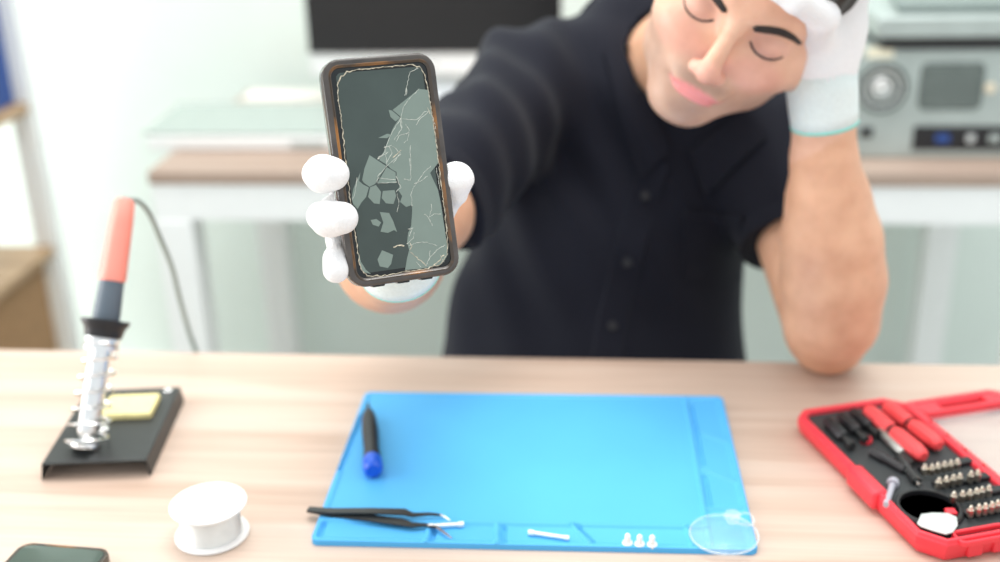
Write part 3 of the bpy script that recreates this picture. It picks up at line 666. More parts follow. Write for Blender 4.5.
MB().lathe([(.0001, 0), (.0145, 0), (.0155, .001), (.0145, .002), (.0001, .003)], 28, Matrix.Translation((fx, -.0012, fz)) @ Matrix.Rotation(math.pi/2, 4, 'X')).build('fan_hub', M_silver, pc)
ga, gb = L3(922, 63), L3(980, 110)
def grille():
    m = MB(); x0, x1, z0, z1 = ga[0], gb[0], gb[1], ga[1]
    m.prism(shifted(rr(x1-x0, z1-z0, .012, 6), (x0+x1)/2, (z0+z1)/2)(0), -.0012, -.0002, Mf); return m
grille().build('vent_panel', M_grille, pc)
dots = MB()
for i in range(12):
    for j in range(9):
        x = ga[0]+.006+(gb[0]-ga[0]-.012)*(i+.5*(j % 2))/12; z = gb[1]+.006+(ga[1]-gb[1]-.012)*j/8
        dots.prism([(x+.0016*math.cos(t), z+.0016*math.sin(t)) for t in np.linspace(0, 2*math.pi, 7)[:-1]], -.0020, -.0013, Mf)
dots.build('perforations', M_pcgrey, pc)['kind'] = 'stuff'
ba, bb = L3(914, 126), L3(1010, 150)
MB().box((ba[0], -.0015, bb[1]), (bb[0]+.03, -.0002, ba[1])).build('port_bay', M_black, pc)
for k, (px, w_, m_) in enumerate(((942, .022, M_bluebox), (970, .012, M_silver), (994, .018, M_pcgrey))):
    x, z = L3(px, 138)
    MB().box((x-w_/2, -.005, z-.0065), (x+w_/2, -.0016, z+.0065)).build('port', m_, pc, bevel=.001)
x, z = L3(990, 88)
MB().lathe([(.0001, 0), (.007, 0), (.0085, .002), (.007, .005), (.0001, .005)], 20, Matrix.Translation((x, -.0003, z)) @ Matrix.Rotation(math.pi/2, 4, 'X')).build('socket', M_tan, pc)
x, z = L3(866, 132)
MB().box((x-.010, -.004, z-.008), (x+.010, -.0002, z+.008)).build('power_inlet', M_black, pc, bevel=.001)
x0_, z0_ = L3(866, 58); x1_, _ = L3(893, 58); _, z1_ = L3(880, 47)
MB().box((x0_, -.0012, z0_), (x1_, -.0002, z1_)).build('sticker', M_label, pc)
# flat recorder on top of it
_, zt = L3(900, 38); _, zu = L3(900, 16)
rc = empty('disc_drive_unit', 'flat dark fronted grey unit lying on top of the computer', 'device', rotz((pcx0, PCY-.01, .7505+pch+.0005), 0))
MB().box((.045, .004, 0), (PW-.005, .34, zt-pch)).build('dark_base', M_black, rc, bevel=.002)
MB().box((.035, 0, zt-pch+.0003), (PW+.01, .345, zu-pch)).build('housing', M_pcgrey, rc, bevel=.004)
M_lid = mat('dark green grey lid', (.16, .20, .19), .4, noise=.06)
MB().prism([(.07, .03), (PW-.04, .03), (PW-.08, .30), (.11, .30)], zu-pch+.0003, zu-pch+.012).build('lid', M_lid, rc, bevel=.004)

# ------------------------------------------------------------------ shelf unit at the left
pt = atY(22, 60, 2.1); pb = atY(66, 335, 2.1)
SX = -1.085
b1 = float(atY(45, 246, 2.08)[2]); b2 = float(atY(10, 103, 2.08)[2])
sh = empty('shelf_unit', 'white framed shelf unit with honey wood boards along the left side', 'shelf', rotz((SX, 2.12, 0), 0))
MB().box((-.045, -.035, 0), (0, 0, 1.75)).build('post', M_whitelac, sh, bevel=.002)
MB().box((-.36, -.035, 0), (-.32, 0, 1.75)).build('post', M_whitelac, sh, bevel=.002)
MB().box((-.045, -.90, 0), (0, -.865, 1.75)).build('post', M_whitelac, sh, bevel=.002)
MB().box((-.36, -.90, 0), (-.32, -.865, 1.75)).build('post', M_whitelac, sh, bevel=.002)
for z in (b1, b2, .12, 1.45):
    MB().box((-.318, -.862, z-.018), (-.004, -.038, z)).build('shelf_board', M_shelfwood, sh, bevel=.001)
MB().box((-.372, -.90, .10), (-.361, 0, 1.72)).build('back_panel', M_whitelac, sh)
bx = empty('cardboard_box', 'brown cardboard box on the lowest board of the shelf unit', 'box', rotz((SX-.145, 1.915, .1205), 0))
MB().box((-.125, -.16, 0), (.125, .14, b1-.16)).build('box_body', M_cardboard, bx, bevel=.002)
MB().box((-.127, -.162, b1-.1597), (.127, .142, b1-.150)).build('box_lid', M_cardboard, bx, bevel=.002)
fd = empty('blue_folder', 'blue folder standing on the upper board of the shelf unit', 'folder', rotz((SX-.062, 2.01, b2+.0005), 0))
MB().box((-.035, -.12, 0), (.035, .07, .27)).build('cover', M_bluebox, fd, bevel=.004)
MB().box((-.030, -.124, .004), (.030, -.1202, .266)).build('paper_block', M_paper, fd)

# ------------------------------------------------------------------ person: implicit surfaces turned into one mesh
class Prim:
    __slots__ = ('k', 'a', 'b', 'ra', 'rb', 'R', 'blend', 'sub')
def cone(a, b, ra, rb, blend=.02, sub=False):
    p = Prim(); p.k = 'c'; p.a = np.asarray(a, float); p.b = np.asarray(b, float); p.ra = ra; p.rb = rb; p.R = None; p.blend = blend; p.sub = sub; return p
def ell(c, r, R=None, blend=.02, sub=False):
    p = Prim(); p.k = 'e'; p.a = np.asarray(c, float); p.b = np.asarray(r, float); p.ra = p.rb = 0; p.R = R; p.blend = blend; p.sub = sub; return p
def prim_d(p, X):
    if p.k == 'c':
        d = p.b-p.a; t = np.clip((X-p.a) @ d/(d @ d), 0, 1); return np.linalg.norm(X-p.a-t[:, None]*d, axis=1)-(p.ra+(p.rb-p.ra)*t)
    q_ = X-p.a
    if p.R is not None: q_ = q_ @ p.R
    k0 = np.linalg.norm(q_/p.b, axis=1); k1 = np.linalg.norm(q_/(p.b**2), axis=1)
    return np.where(k1 > 1e-9, k0*(k0-1)/np.maximum(k1, 1e-9), -p.b.min())
def field(prims, X, cuts=(), extra=None):
    d = None
    for p in prims:
        e = prim_d(p, X)
        if d is None: d = e; continue
        k = p.blend
        if p.sub:
            h = np.clip(.5-.5*(d+e)/k, 0, 1); d = d*(1-h)-e*h+k*h*(1-h)
        else:
            h = np.clip(.5+.5*(d-e)/k, 0, 1); d = d*(1-h)+e*h-k*h*(1-h)
    if extra is not None: d = d+extra(X)
    for c_, n_ in cuts: d = np.maximum(d, (X-c_) @ n_)
    return d
def surface(fn, lo, hi, h):
    """sparse surface nets"""
    lo = np.asarray(lo, float); hi = np.asarray(hi, float); B = 6
    n = (np.ceil((hi-lo)/(h*B)).astype(int)); N = n*B+1
    cx = [lo[i]+(np.arange(n[i])+.5)*h*B for i in range(3)]
    G = np.stack(np.meshgrid(*cx, indexing='ij'), -1).reshape(-1, 3)
    dc = fn(G).reshape(n); D = np.repeat(np.repeat(np.repeat(dc, B, 0), B, 1), B, 2).astype(np.float32)
    D = np.pad(D, ((0, 1),)*3, mode='edge')
    act = np.argwhere(np.abs(dc) < h*B*1.35)
    off = np.stack(np.meshgrid(*[np.arange(B+1)]*3, indexing='ij'), -1).reshape(-1, 3)
    for s0 in range(0, len(act), 1500):
        I = (act[s0:s0+1500, None, :]*B+off[None]).reshape(-1, 3)
        D[I[:, 0], I[:, 1], I[:, 2]] = fn(lo+I*h)
    S = D < 0
    c8 = [(i, j, k) for i in (0, 1) for j in (0, 1) for k in (0, 1)]
    sh = lambda A, o: A[o[0]:A.shape[0]-1+o[0], o[1]:A.shape[1]-1+o[1], o[2]:A.shape[2]-1+o[2]]
    cnt = sum(sh(S, o).astype(np.int8) for o in c8)
    cells = np.argwhere((cnt > 0) & (cnt < 8))
    ids = np.full(cnt.shape, -1, np.int32); ids[tuple(cells.T)] = np.arange(len(cells))
    acc = np.zeros((len(cells), 3)); w = np.zeros(len(cells))
    vals = {o: D[cells[:, 0]+o[0], cells[:, 1]+o[1], cells[:, 2]+o[2]] for o in c8}
    for a in c8:
        for ax_ in range(3):
            if a[ax_]: continue
            b = list(a); b[ax_] = 1; b = tuple(b); va, vb = vals[a], vals[b]; m_ = (va < 0) != (vb < 0)
            t = np.where(m_, va/np.where(m_, va-vb, 1), 0); P = np.array(a, float)[None]+t[:, None]*(np.array(b)-np.array(a))
            acc[m_] += P[m_]; w[m_] += 1
    V = lo+(cells+acc/w[:, None])*h; F = []
    for ax_ in range(3):
        o1, o2 = [(1, 2), (2, 0), (0, 1)][ax_]
        sl0 = [slice(None)]*3; sl1 = [slice(None)]*3; sl0[ax_] = slice(0, -1); sl1[ax_] = slice(1, None)
        a, b = S[tuple(sl0)], S[tuple(sl1)]; E_ = np.argwhere(a != b)
        E_ = E_[(E_[:, o1] > 0) & (E_[:, o2] > 0) & (E_[:, o1] < cnt.shape[o1]) & (E_[:, o2] < cnt.shape[o2])]
        e1 = np.zeros(3, int); e1[o1] = 1; e2 = np.zeros(3, int); e2[o2] = 1
        q_ = [ids[tuple(x.T)] for x in (E_-e1-e2, E_-e2, E_, E_-e1)]
        Q = np.stack(q_, 1); fl = a[tuple(E_.T)]; Q[~fl] = Q[~fl][:, ::-1]; F.append(Q[(Q >= 0).all(1)])
    return V, np.vstack(F)
def make_obj(name, V, F, m, parent=None, smooth_it=1):
    me = bpy.data.meshes.new(name); me.vertices.add(len(V)); me.vertices.foreach_set('co', V.astype(np.float32).ravel())
    me.loops.add(F.size); me.loops.foreach_set('vertex_index', F.astype(np.int32).ravel())
    me.polygons.add(len(F)); me.polygons.foreach_set('loop_start', np.arange(0, F.size, 4, dtype=np.int32)); me.polygons.foreach_set('loop_total', np.full(len(F), 4, np.int32))
    me.update(calc_edges=True); me.validate(); me.polygons.foreach_set('use_smooth', [True]*len(me.polygons)); me.materials.append(m)
    o = bpy.data.objects.new(name, me); COL.objects.link(o)
    if parent: o.parent = parent
    if smooth_it:
        md = o.modifiers.new('smooth', 'SMOOTH'); md.factor = .5; md.iterations = smooth_it
    return o
def bounds(prims, m_=.03):
    P = []
    for p in prims:
        if p.sub: continue
        if p.k == 'c': P += [p.a-p.ra, p.a+p.ra, p.b-p.rb, p.b+p.rb]
        else: r = p.b.max() if p.R is not None else p.b; P += [p.a-r, p.a+r]
    P = np.array(P); return P.min(0)-m_, P.max(0)+m_

# head frame
HP, HR, HY = .40, .535, -.05
EM = at(735.5, 25.5, .96)
vd = -nrm(EM-CAMP); rv = nrm(RT-vd*(RT @ vd)); uv = np.cross(vd, rv)
U0 = math.cos(HR)*uv+math.sin(HR)*rv; L0 = math.cos(HR)*rv-math.sin(HR)*uv
Fd = math.cos(HP)*vd-math.sin(HP)*U0; Hu = math.cos(HP)*U0+math.sin(HP)*vd
Fd, Hl = math.cos(HY)*Fd-math.sin(HY)*L0, math.cos(HY)*L0+math.sin(HY)*Fd
HO = EM-Fd*.084; HM = np.array([Hl, Hu, Fd]).T
def hd(x, y, z): return HO+HM @ np.array([x, y, z], float)
def he(c, r, **k): return ell(hd(*c), r, HM, **k)
def hc(a, b, ra, rb, **k): return cone(hd(*a), hd(*b), ra, rb, **k)
head = [he((0, .040, -.012), (.077, .088, .098)), he((0, -.015, .028), (.066, .085, .056), blend=.03), he((-.004, -.067, .034), (.047, .042, .048), blend=.03),
        he((-.006, -.102, .060), (.026, .016, .020), blend=.025)]
for s_ in (-1, 1):
    head += [he((s_*.043, -.030, .052), (.021, .017, .022), blend=.03), he((s_*.046, -.070, .004), (.014, .020, .026), blend=.03),
             hc((s_*.012, .019, .083), (s_*.046, .020, .064), .010, .009, blend=.014)]
head += [he((s_*.033, -.003, .096), (.019, .012, .014), sub=True, blend=.014) for s_ in (-1, 1)]
head += [he((s_*.033, -.003, .072), (.0165, .0130, .0130), blend=.003) for s_ in (-1, 1)]
head += [hc((0, .012, .084), (0, -.034, .108), .0068, .0090, blend=.011), he((0, -.039, .108), (.0100, .0088, .0105), blend=.007)]
head += [he((s_*.0110, -.0425, .099), (.0070, .0062, .0090), blend=.006) for s_ in (-1, 1)]
head += [he((.0062, -.0465, .1035), (.0032, .0030, .0040), sub=True, blend=.002), he((-.0062, -.0465, .1035), (.0032, .0030, .0040), sub=True, blend=.002), he((0, -.062, .082), (.026, .010, .010), blend=.012), he((0, -.0650, .0885), (.0240, .0032, .0058), blend=.004), he((0, -.0738, .0870), (.0205, .0044, .0068), blend=.003),
         hc((-.026, -.0693, .082), (.026, -.0693, .082), .0012, .0012, sub=True, blend=.003)]
for s_ in (-1, 1):
    head += [he((s_*.078, -.012, -.010), (.007, .031, .018), blend=.006), he((s_*.085, -.006, -.006), (.005, .018, .009), sub=True, blend=.004)]

# joints
shR, elR = at(530, 94, 1.30), at(425, 208, 1.09)
shL = at(768, 150, 1.29)
ELB = on(826, 370); ELB[2] = TZ+.0345
nb = at(668, 70, 1.31)                                   # base of the neck
armR = [cone(shR, elR, .044, .044, blend=.03), cone(elR, at(390, 258, 1.0), .046, .044, blend=.02), cone(at(390, 258, 1.0), at(399, 266, .885), .044, .0285, blend=.02),
        cone(at(399, 266, .885), at(394, 240, .85), .0265, .024, blend=.01), ell(at(388, 218, .842), (.034, .018, .040), blend=.015)]
fz = lambda t: 1.135+(1.035-1.135)*t
FL = [(826, 350, .0), (831, 318, .12), (833, 280, .28), (831, 240, .45), (828, 200, .62), (824, 158, .8), (823.5, 122, .93), (821, 90, 1.05)]
FR = [.0375, .0440, .0480, .0455, .0370, .0285, .0258, .0245]
FP = [at(a, b, fz(t)) for a, b, t in FL]; FP[0] = ELB+np.array([0, .004, .006])
armL = [cone(shL, ELB+np.array([-.004, .02, .012]), .046, .040, blend=.03), ell(ELB, (.033, .036, .034), blend=.02)]
for k in range(len(FP)-1): armL.append(cone(FP[k], FP[k+1], FR[k], FR[k+1], blend=.012))
armL.append(ell(at(825, 50, 1.012), (.022, .014, .030), blend=.015))
torso = [ell(at(640, 120, 1.350), (.132, .080, .110), blend=.05), ell(at(625, 215, 1.375), (.130, .090, .160), blend=.05), ell(at(592, 350, 1.375), (.140, .092, .160), blend=.05),
         ell((.0, 1.31, .52), (.165, .12, .11), blend=.05), cone(nb, hd(0, -.05, -.03), .060, .056, blend=.03), cone(at(605, 76, 1.33), at(735, 114, 1.33), .045, .045, blend=.03)]
thigh = []
for s_ in (-1, 1):
    hip, knee, ank = np.array([s_*.09, 1.27, .51]), np.array([s_*.13, .86, .50]), np.array([s_*.13, .90, .09])
    thigh += [cone(hip, knee, .078, .058, blend=.03), cone(knee, ank, .055, .038, blend=.02), cone(ank+np.array([0, .02, -.035]), ank+np.array([0, -.14, -.05]), .040, .032, blend=.02)]
body = torso[:1]+torso[1:]+armR+armL+head+thigh
lo, hi = bounds(body, .02)
def bodyf(X): return field(body, X)
V, F = surface(bodyf, lo, hi, .0030)
person = make_obj('person', V, F, M_skin, None, 1)
tag(person, 'seated person in a black shirt and white gloves, head resting on one hand', 'person')
# local skin tone: lips, beard stubble, cheeks (colours of the skin itself)
H = (V-HO) @ HM; x, y, z = H[:, 0], H[:, 1], H[:, 2]
col = np.tile(np.array([.74, .425, .270]), (len(V), 1))
def paint(mask, c): 
    global col
    mask = np.clip(mask, 0, 1)[:, None]; col = col*(1-mask)+np.array(c)*mask
def blob(cx, cy, rx, ry, zmin=.03, soft=1.): return np.clip((1.25-np.sqrt(((x-cx)/rx)**2+((y-cy)/ry)**2))/.5*soft, 0, 1)*(z > zmin)*(np.abs(x) < .2)
inhead = (np.linalg.norm(H*[1, .85, 1], axis=1) < .15)
paint(inhead*1.0, (.78, .475, .335))
paint(blob(0, -.082, .052, .042, .0)*.65*inhead, (.46, .32, .25))
paint(blob(0, -.0575, .026, .006, .06)*.6*inhead, (.38, .26, .20))
paint(blob(0, -.093, .016, .010, .05)*.40*inhead, (.38, .26, .20))
for s_ in (-1, 1):
    paint(blob(s_*.062, -.07, .022, .035, -.02)*.6*inhead, (.46, .32, .25)); paint(blob(s_*.038, -.032, .022, .018)*.45*inhead, (.84, .42, .34))
    paint(blob(s_*.033, -.003, .018, .011, .06)*.5*inhead, (.74, .40, .33))
paint(blob(0, -.040, .017, .014, .08)*.5*inhead, (.84, .42, .35))
paint(np.clip((1.15-np.sqrt((x/.0245)**2+((y+.0694)/.0070)**2))/.2, 0, 1)*(z > .07)*inhead, (.80, .30, .29))
ca = person.data.color_attributes.new('tone', 'FLOAT_COLOR', 'POINT'); ca.data.foreach_set('color', np.hstack([col, np.ones((len(V), 1))]).astype(np.float32).ravel())

def trace(prims, px, py, t0=.7, t1=1.7, fn=None):
    d = nrm(ray(px, py)); t = t0; fn = fn or (lambda X: field(prims, X))
    for _ in range(80):
        v = float(fn((CAMP+d*t)[None])[0])
        if v < .0004 or t > t1: break
        t += v*.8
    return CAMP+d*t
# eyebrows and closed lashes follow the face surface
def on_face(xx, yy, lift=.0):
    o = hd(xx, yy, .20); t = 0
    for _ in range(60):
        v = float(field(head, (o-Fd*t)[None])[0])
        if v < .0002: break
        t += v*.8
    return o-Fd*(t-lift)
for s_ in (-1, 1):
    P = [on_face(s_*a, b, -.0002) for a, b in ((.013, .0090), (.022, .0125), (.034, .0150), (.046, .0130), (.056, .0070))]
    MB().tube(smooth_path(P, 4), [.0016]+list(np.interp(np.arange(15), [0, 3, 8, 14], [.0034, .0042, .0036, .0020]))+[.0008], 8).build('eyebrow', M_hair, person)
    P = [on_face(s_*a, b, .0) for a, b in ((.0175, -.0060), (.024, -.0115), (.033, -.0135), (.042, -.0115), (.0485, -.0060))]
    MB().tube(smooth_path(P, 4), [.0005]+[.0011]*15+[.0006], 6).build('eyelash', M_hair, person)

# hair
hairp = [he((0, .046, -.018), (.085, .094, .104)), he((0, .0, -.055), (.074, .075, .062), blend=.03)]
def hair_extra(X):
    q_ = (X-HO) @ HM; return .0022*np.sin(q_[:, 0]*260+q_[:, 1]*90)*np.sin(q_[:, 2]*170+q_[:, 1]*120)
hn1 = nrm(HM @ np.array([0, -.62, .78])); 
V2, F2 = surface(lambda X: field(hairp, X, cuts=[(hd(0, .075, .075), nrm(HM @ np.array([0, -.42, .9]))), (hd(0, -.005, -.02), nrm(HM @ np.array([0, -.9, .45])))], extra=hair_extra), *bounds(hairp, .01), .003)
make_obj('hair', V2, F2, M_hair, person, 1)

# shirt
def fold(X):
    a = (X[:, 0]*13+X[:, 2]*5+.9*np.sin(X[:, 2]*9+X[:, 0]*4)); b = (X[:, 2]*22-X[:, 0]*16+1.3*np.sin(X[:, 0]*11))
    c1 = X @ nrm(elR-shR); s1 = (X-shR) @ nrm(np.cross(elR-shR, [0, 0, 1.0]))
    w1 = np.exp(-(np.linalg.norm(X-(shR*.6+elR*.4), axis=1)/.16)**2)
    d1 = np.linalg.norm(X-(shR+np.array([.03, 0, -.03])), axis=1); w2 = np.exp(-(d1/.22)**2)
    return w1*.0040*np.sin(c1*95+s1*30)+w2*.0040*np.sin((X[:, 0]*.93+X[:, 2]*.36)*105+2*np.sin(X[:, 2]*14))+.0062*np.sin(a*2.6)*np.cos(X[:, 2]*5.5+1.0)+.0030*np.sin(b*1.7+X[:, 1]*9)+.0018*np.sin(X[:, 0]*61+X[:, 2]*47)
hemR = shR+(elR-shR)*.97; nR = nrm(elR-shR); EL2 = ELB+np.array([-.004, .02, .012]); hemL = shL+(EL2-shL)*.555; nL = nrm(EL2-shL)
sh_t = [ell(at(640, 122, 1.345), (.152, .100, .128), blend=.05), ell(at(616, 215, 1.365), (.158, .118, .170), blend=.06), ell(at(590, 350, 1.372), (.172, .118, .190), blend=.06), ell(at(590, 400, 1.36), (.187, .118, .11), blend=.05),
        ell((.0, 1.30, .54), (.178, .13, .10), blend=.05), cone(at(598, 72, 1.33), at(742, 112, 1.33), .060, .060, blend=.05), cone(at(640, 95, 1.33), at(655, 30, 1.32), .085, .072, blend=.05),
        cone(shR, at(600, 110, 1.33), .068, .06, blend=.05), cone(shL, at(700, 130, 1.33), .064, .06, blend=.05)]
slR = [cone(shR, elR, .068, .0545)]; slL = [cone(shL, EL2, .064, .054)]
def shirtf(X):
    t_ = field(sh_t, X)
    a = np.maximum(field(slR, X), (X-hemR) @ nR); b = np.maximum(field(slL, X), (X-hemL) @ nL)
    k = .03
    h = np.clip(.5+.5*(t_-a)/k, 0, 1); t_ = t_*(1-h)+a*h-k*h*(1-h)
    h = np.clip(.5+.5*(t_-b)/k, 0, 1); t_ = t_*(1-h)+b*h-k*h*(1-h)
    t_ = t_+fold(X)
    # open neck of the shirt: the head and chin stay clear
    nk = field([cone(nb+nrm(hd(0, -.05, -.03)-nb)*.015, hd(0, -.05, -.03), .062, .062)], X)
    return np.maximum(t_, -nk)
slo, shi = bounds(sh_t+slR+slL, .03)
V3, F3 = surface(shirtf, slo, shi, .0032)
shirt = make_obj('shirt', V3, F3, M_shirt, person, 2)
# placket, collar, pocket and buttons laid on the shirt
def strip(pts_px, wid, th, name, m_, parent):
    P = [trace(None, a, b, fn=shirtf) for a, b in pts_px]; P = smooth_path(P, 5); rings = []
    for k in range(len(P)):
        g = np.array([float(shirtf((P[k]+e)[None])[0]-shirtf((P[k]-e)[None])[0]) for e in np.eye(3)*.004]); nn = nrm(g)
        t = nrm(P[min(k+1, len(P)-1)]-P[max(k-1, 0)]); s2 = nrm(np.cross(nn, t))
        rings.append([P[k]+s2*wid/2*c_+nn*th*d_ for c_, d_ in ((-1, -.6), (-.9, 1), (.9, 1), (1, -.6))])
    return MB().loft(rings, True, smooth=False).build(name, m_, parent)
strip([(656, 160), (644, 200), (632, 240), (622, 280), (613, 320), (607, 360)], .034, .0016, 'placket', M_shirt, shirt)
for a, b in ((645, 196), (627, 262), (612, 326)):
    p = trace(None, a, b, fn=shirtf); g = nrm([float(shirtf((p+e)[None])[0]-shirtf((p-e)[None])[0]) for e in np.eye(3)*.004]); xx = nrm(np.cross([0, 0, 1], g))
    MB().lathe([(.0001, .002), (.0050, .002), (.0054, .0028), (.0050, .0036), (.0001, .0034)], 18, frame(p, xx, np.cross(g, xx), g)).build('button', M_button, shirt)
def patch(c4, nx, ny, th, name, m_, parent):
    c4 = [np.array(c_, float) for c_ in c4]; g0 = []
    for j in range(ny):
        for i in range(nx):
            u, v = i/(nx-1), j/(ny-1); q_ = (c4[0]*(1-u)+c4[1]*u)*(1-v)+(c4[3]*(1-u)+c4[2]*u)*v
            p = trace(None, q_[0], q_[1], fn=shirtf); g0.append(p)
    g0 = np.array(g0); top = []
    for p in g0:
        g = nrm([float(shirtf((p+e)[None])[0]-shirtf((p-e)[None])[0]) for e in np.eye(3)*.004]); top.append(p+g*th)
    top = np.array(top); n_ = len(g0); idx = lambda i, j: j*nx+i; fs = []
    for j in range(ny-1):
        for i in range(nx-1): fs.append((idx(i, j), idx(i+1, j), idx(i+1, j+1), idx(i, j+1))); fs.append((n_+idx(i, j+1), n_+idx(i+1, j+1), n_+idx(i+1, j), n_+idx(i, j)))
    bd = [idx(i, 0) for i in range(nx)]+[idx(nx-1, j) for j in range(1, ny)]+[idx(i, ny-1) for i in range(nx-2, -1, -1)]+[idx(0, j) for j in range(ny-2, 0, -1)]
    for k in range(len(bd)): a, b = bd[k], bd[(k+1) % len(bd)]; fs.append((a, b, n_+b, n_+a))
    return MB().add(list(top)+list(g0-(top-g0)*.6), fs).build(name, m_, parent)
patch([(686, 214), (742, 219), (738, 284), (682, 280)], 9, 9, .0022, 'pocket', M_shirt, shirt)
patch([(684, 211), (744, 216), (743, 226), (684, 221)], 9, 3, .0034, 'pocket_flap', M_shirt, shirt)
patch([(604, 50), (627, 48), (668, 150), (640, 182)], 9, 13, .0050, 'collar_leaf', M_shirt, shirt)
patch([(690, 150), (742, 112), (766, 138), (706, 196)], 11, 9, .0050, 'collar_leaf', M_shirt, shirt)
# collar band around the neck
nax = nrm(hd(0, -.05, -.03)-nb); nx_ = nrm(np.cross(nax, [0, -1, 0])); ny_ = np.cross(nax, nx_)     # ny_ points to the back
cb = nb+nax*.012
def collar():
    rings = []; n_ = 40
    for k in range(n_+1):
        an = math.radians(-158+316*k/n_); d_ = nx_*math.sin(an)+ny_*math.cos(an); f_ = abs(an)/math.radians(158); drop = .035*f_**3
        pr_ = [(.066, -.004), (.068, .030), (.072, .034), (.084, .026), (.112+.016*f_, -.010-drop), (.109+.016*f_, -.013-drop), (.075, .020), (.070, -.004)]
        rings.append([cb+d_*r+nax*(h_-.028*f_**3) for r, h_ in pr_])
    return MB().loft(rings, True)
collar().build('collar', M_shirt, shirt)
# sleeve hems
for hc_, n_, r_ in ((hemR, nR, .0575), (hemL, nL, .0600)):
    a_ = nrm(np.cross(n_, [0, 0, 1])); b_ = np.cross(n_, a_); rings = []
    for k in range(36):
        t = 2*math.pi*k/36; d_ = a_*math.cos(t)+b_*math.sin(t)
        rr_ = r_
        for _ in range(6):
            v_ = float(shirtf((hc_-n_*.012+d_*rr_)[None])[0]); rr_ -= v_*.8
        rr_ = min(max(rr_, .045), .075)
        rings.append([hc_+d_*(rr_+o_)+n_*z_ for o_, z_ in ((-.003, .0006), (.0014, .0008), (.0016, -.020), (-.003, -.021))])
    MB().loft(rings, closed=True).build('sleeve_hem', M_shirt, shirt)
# trousers and shoes (below the table)
tr = [cone(p.a, p.b, p.ra+.010, p.rb+.010, blend=.03) for i, p in enumerate(thigh) if i % 3 != 2]+[ell((.0, 1.31, .505), (.180, .135, .095), blend=.04)]
V4, F4 = surface(lambda X: field(tr, X), *bounds(tr, .01), .008)
make_obj('trousers', V4, F4, M_jeans, person, 1)
for s_ in (-1, 1):
    V4, F4 = surface(lambda X: field([cone((s_*.13, .93, .048), (s_*.13, .76, .040), .046, .040), ell((s_*.13, .84, .016), (.046, .135, .018), blend=.02)], X, cuts=[(np.array([0, 0, .002]), np.array([0, 0, -1.0]))]), (s_*.13-.08, .65, -.01), (s_*.13+.08, 1.02, .12), .005)
    make_obj('shoe', V4, F4, M_black, person, 1)
stl = empty('stool', 'black round stool behind the work table carrying the seated person', 'stool', rotz((0, 1.33, 0), 0))
MB().lathe([(.0001, .36), (.165, .36), (.175, .37), (.175, .392), (.16, .400), (.0001, .402)], 36).build('seat', M_black, stl)
for k in range(4):
    a = math.pi/4+k*math.pi/2
    MB().tube([(.10*math.cos(a), .10*math.sin(a), .36), (.20*math.cos(a), .20*math.sin(a), .0)], .012, 10).build('leg', M_silver, stl)

# gloved hand holding the phone
def glove_prims():
    g = [ell(at(388, 212, .846), (.040, .017, .044), blend=.02), cone(at(394, 246, .852), at(388, 222, .846), .026, .030, blend=.02)]
    def fing(P, R, bl=.006, first=.010):
        return [cone(P[k], P[k+1], R[k], R[k+1], blend=(first if k == 0 else bl)) for k in range(len(P)-1)]
    g += fing([at(372, 180, .845), at(366, 140, .838), at(372, 108, .832), at(382, 84, .830)], [.0115, .0105, .0100, .0105])           # index behind the phone
    g += fing([at(352, 182, .845), at(324, 174, .826), at(316, 174.5, .806)], [.0115, .0092, .0095])
    g += fing([at(317, 173.5, .800), at(323, 174, .776), at(333, 174, .770)], [.0104, .0119, .0111], first=.003)
    g += fing([at(358, 205, .845), at(334, 212, .826), at(322, 216.5, .808)], [.0115, .0100, .0110])
    g += fing([at(324, 218.5, .800), at(329, 219, .777), at(342, 218, .771)], [.0100, .0114, .0110], first=.003)
    g += fing([at(364, 226, .845), at(346, 232, .825), at(337, 240, .805), at(336, 254, .792)], [.0110, .0082, .0066, .0066])
    g += fing([at(336, 259, .789), at(336, 270, .783)], [.0092, .0090], first=.003)
    g += fing([at(408, 236, .850), at(436, 222, .838), at(450, 203, .828)], [.0170, .0100, .0074])                                        # thumb
    g += fing([at(455, 193, .822), at(456, 180, .817)], [.0096, .0132], first=.004)
    return g
gp = glove_prims()
V5, F5 = surface(lambda X: field(gp, X), *bounds(gp, .01), .00125)
gl = make_obj('glove', V5, F5, M_glove, person, 2)
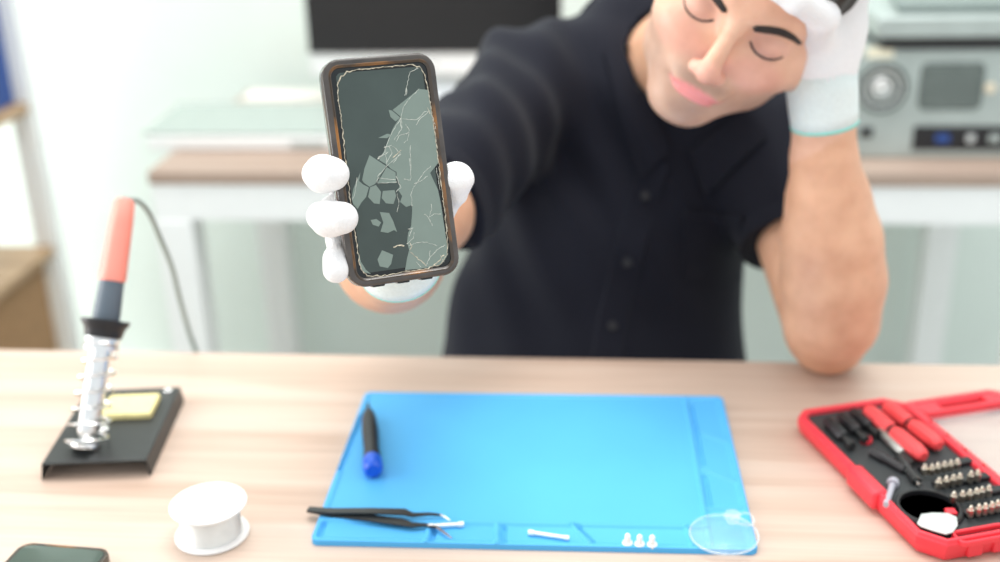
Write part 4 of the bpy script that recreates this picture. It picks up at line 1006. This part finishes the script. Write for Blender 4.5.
def cuff(P, R, hem_r, parent, n=40):
    ax_ = nrm(P[0]-P[-1]); a_ = nrm(np.cross(ax_, [0, 0, 1])); b_ = np.cross(ax_, a_)
    rings = [[p+(a_*math.cos(2*math.pi*i/n)+b_*math.sin(2*math.pi*i/n))*r for i in range(n)] for p, r in zip(P, R)]
    rings = rings+[[P[0]+(a_*math.cos(2*math.pi*i/n)+b_*math.sin(2*math.pi*i/n))*(R[0]-.0016) for i in range(n)]][::-1] if False else rings
    c_ = MB().loft(rings, False).build('cuff', M_cuff, parent)
    md = c_.modifiers.new('thickness', 'SOLIDIFY'); md.thickness = .0012; md.offset = 1
    hem = [P[0]+(a_*math.cos(2*math.pi*i/n)+b_*math.sin(2*math.pi*i/n))*R[0] for i in range(n)]
    rg = []
    for i in range(n):
        d_ = a_*math.cos(2*math.pi*i/n)+b_*math.sin(2*math.pi*i/n)
        rg.append([P[0]+d_*(R[0]+hem_r*math.cos(t))+ax_*hem_r*math.sin(t) for t in np.linspace(0, 2*math.pi, 9)[:-1]])
    MB().loft(rg, closed=True).build('hem', M_mint, c_); return c_
cuff([at(400, 267, .886), at(398, 262, .875), at(395, 250, .862), at(392, 236, .852)], [.0310, .0302, .0290, .0280], .0016, gl)

# gloved hand holding the forehead
def glove2():
    g = [cone(at(824, 100, 1.037), at(820, 64, 1.018), .0280, .0300, blend=.015), ell(at(826, 30, 1.010), (.029, .020, .045), blend=.022), cone(at(832, 20, 1.012), at(834, -30, 1.010), .023, .023, blend=.03)]
    def fing(P, R): return [cone(P[k], P[k+1], R[k], R[k+1], blend=(.012 if k == 0 else .006)) for k in range(len(P)-1)]
    g += fing([at(812, 40, 1.000), hd(.058, .040, .075), hd(.030, .050, .098), hd(.000, .052, .104)], [.018, .0125, .0105, .0095])
    for j, (a, b, c_, d_) in enumerate((((826, -22), (.060, .075, .070), (.035, .105, .062), (.010, .122, .045)), ((838, -30), (.072, .082, .045), (.050, .118, .034), (.022, .138, .020)),
                                     ((850, -28), (.082, .080, .020), (.064, .120, .006), (.036, .140, -.008)), ((858, -15), (.090, .070, -.004), (.078, .108, -.018), (.056, .130, -.028)))):
        g += fing([at(*a, 1.01), hd(*b), hd(*c_), hd(*d_)], [.0120, .0110, .0100, .0092])
    return g
gp2 = glove2()
V6, F6 = surface(lambda X: field(gp2, X), *bounds(gp2, .01), .0018)
gl2 = make_obj('glove', V6, F6, M_glove, person, 1)
cuff([at(824.5, 123.5, 1.043), at(823.5, 110, 1.040), at(822, 90, 1.034), at(820, 68, 1.022)], [.0288, .0297, .0304, .0312], .0018, gl2)
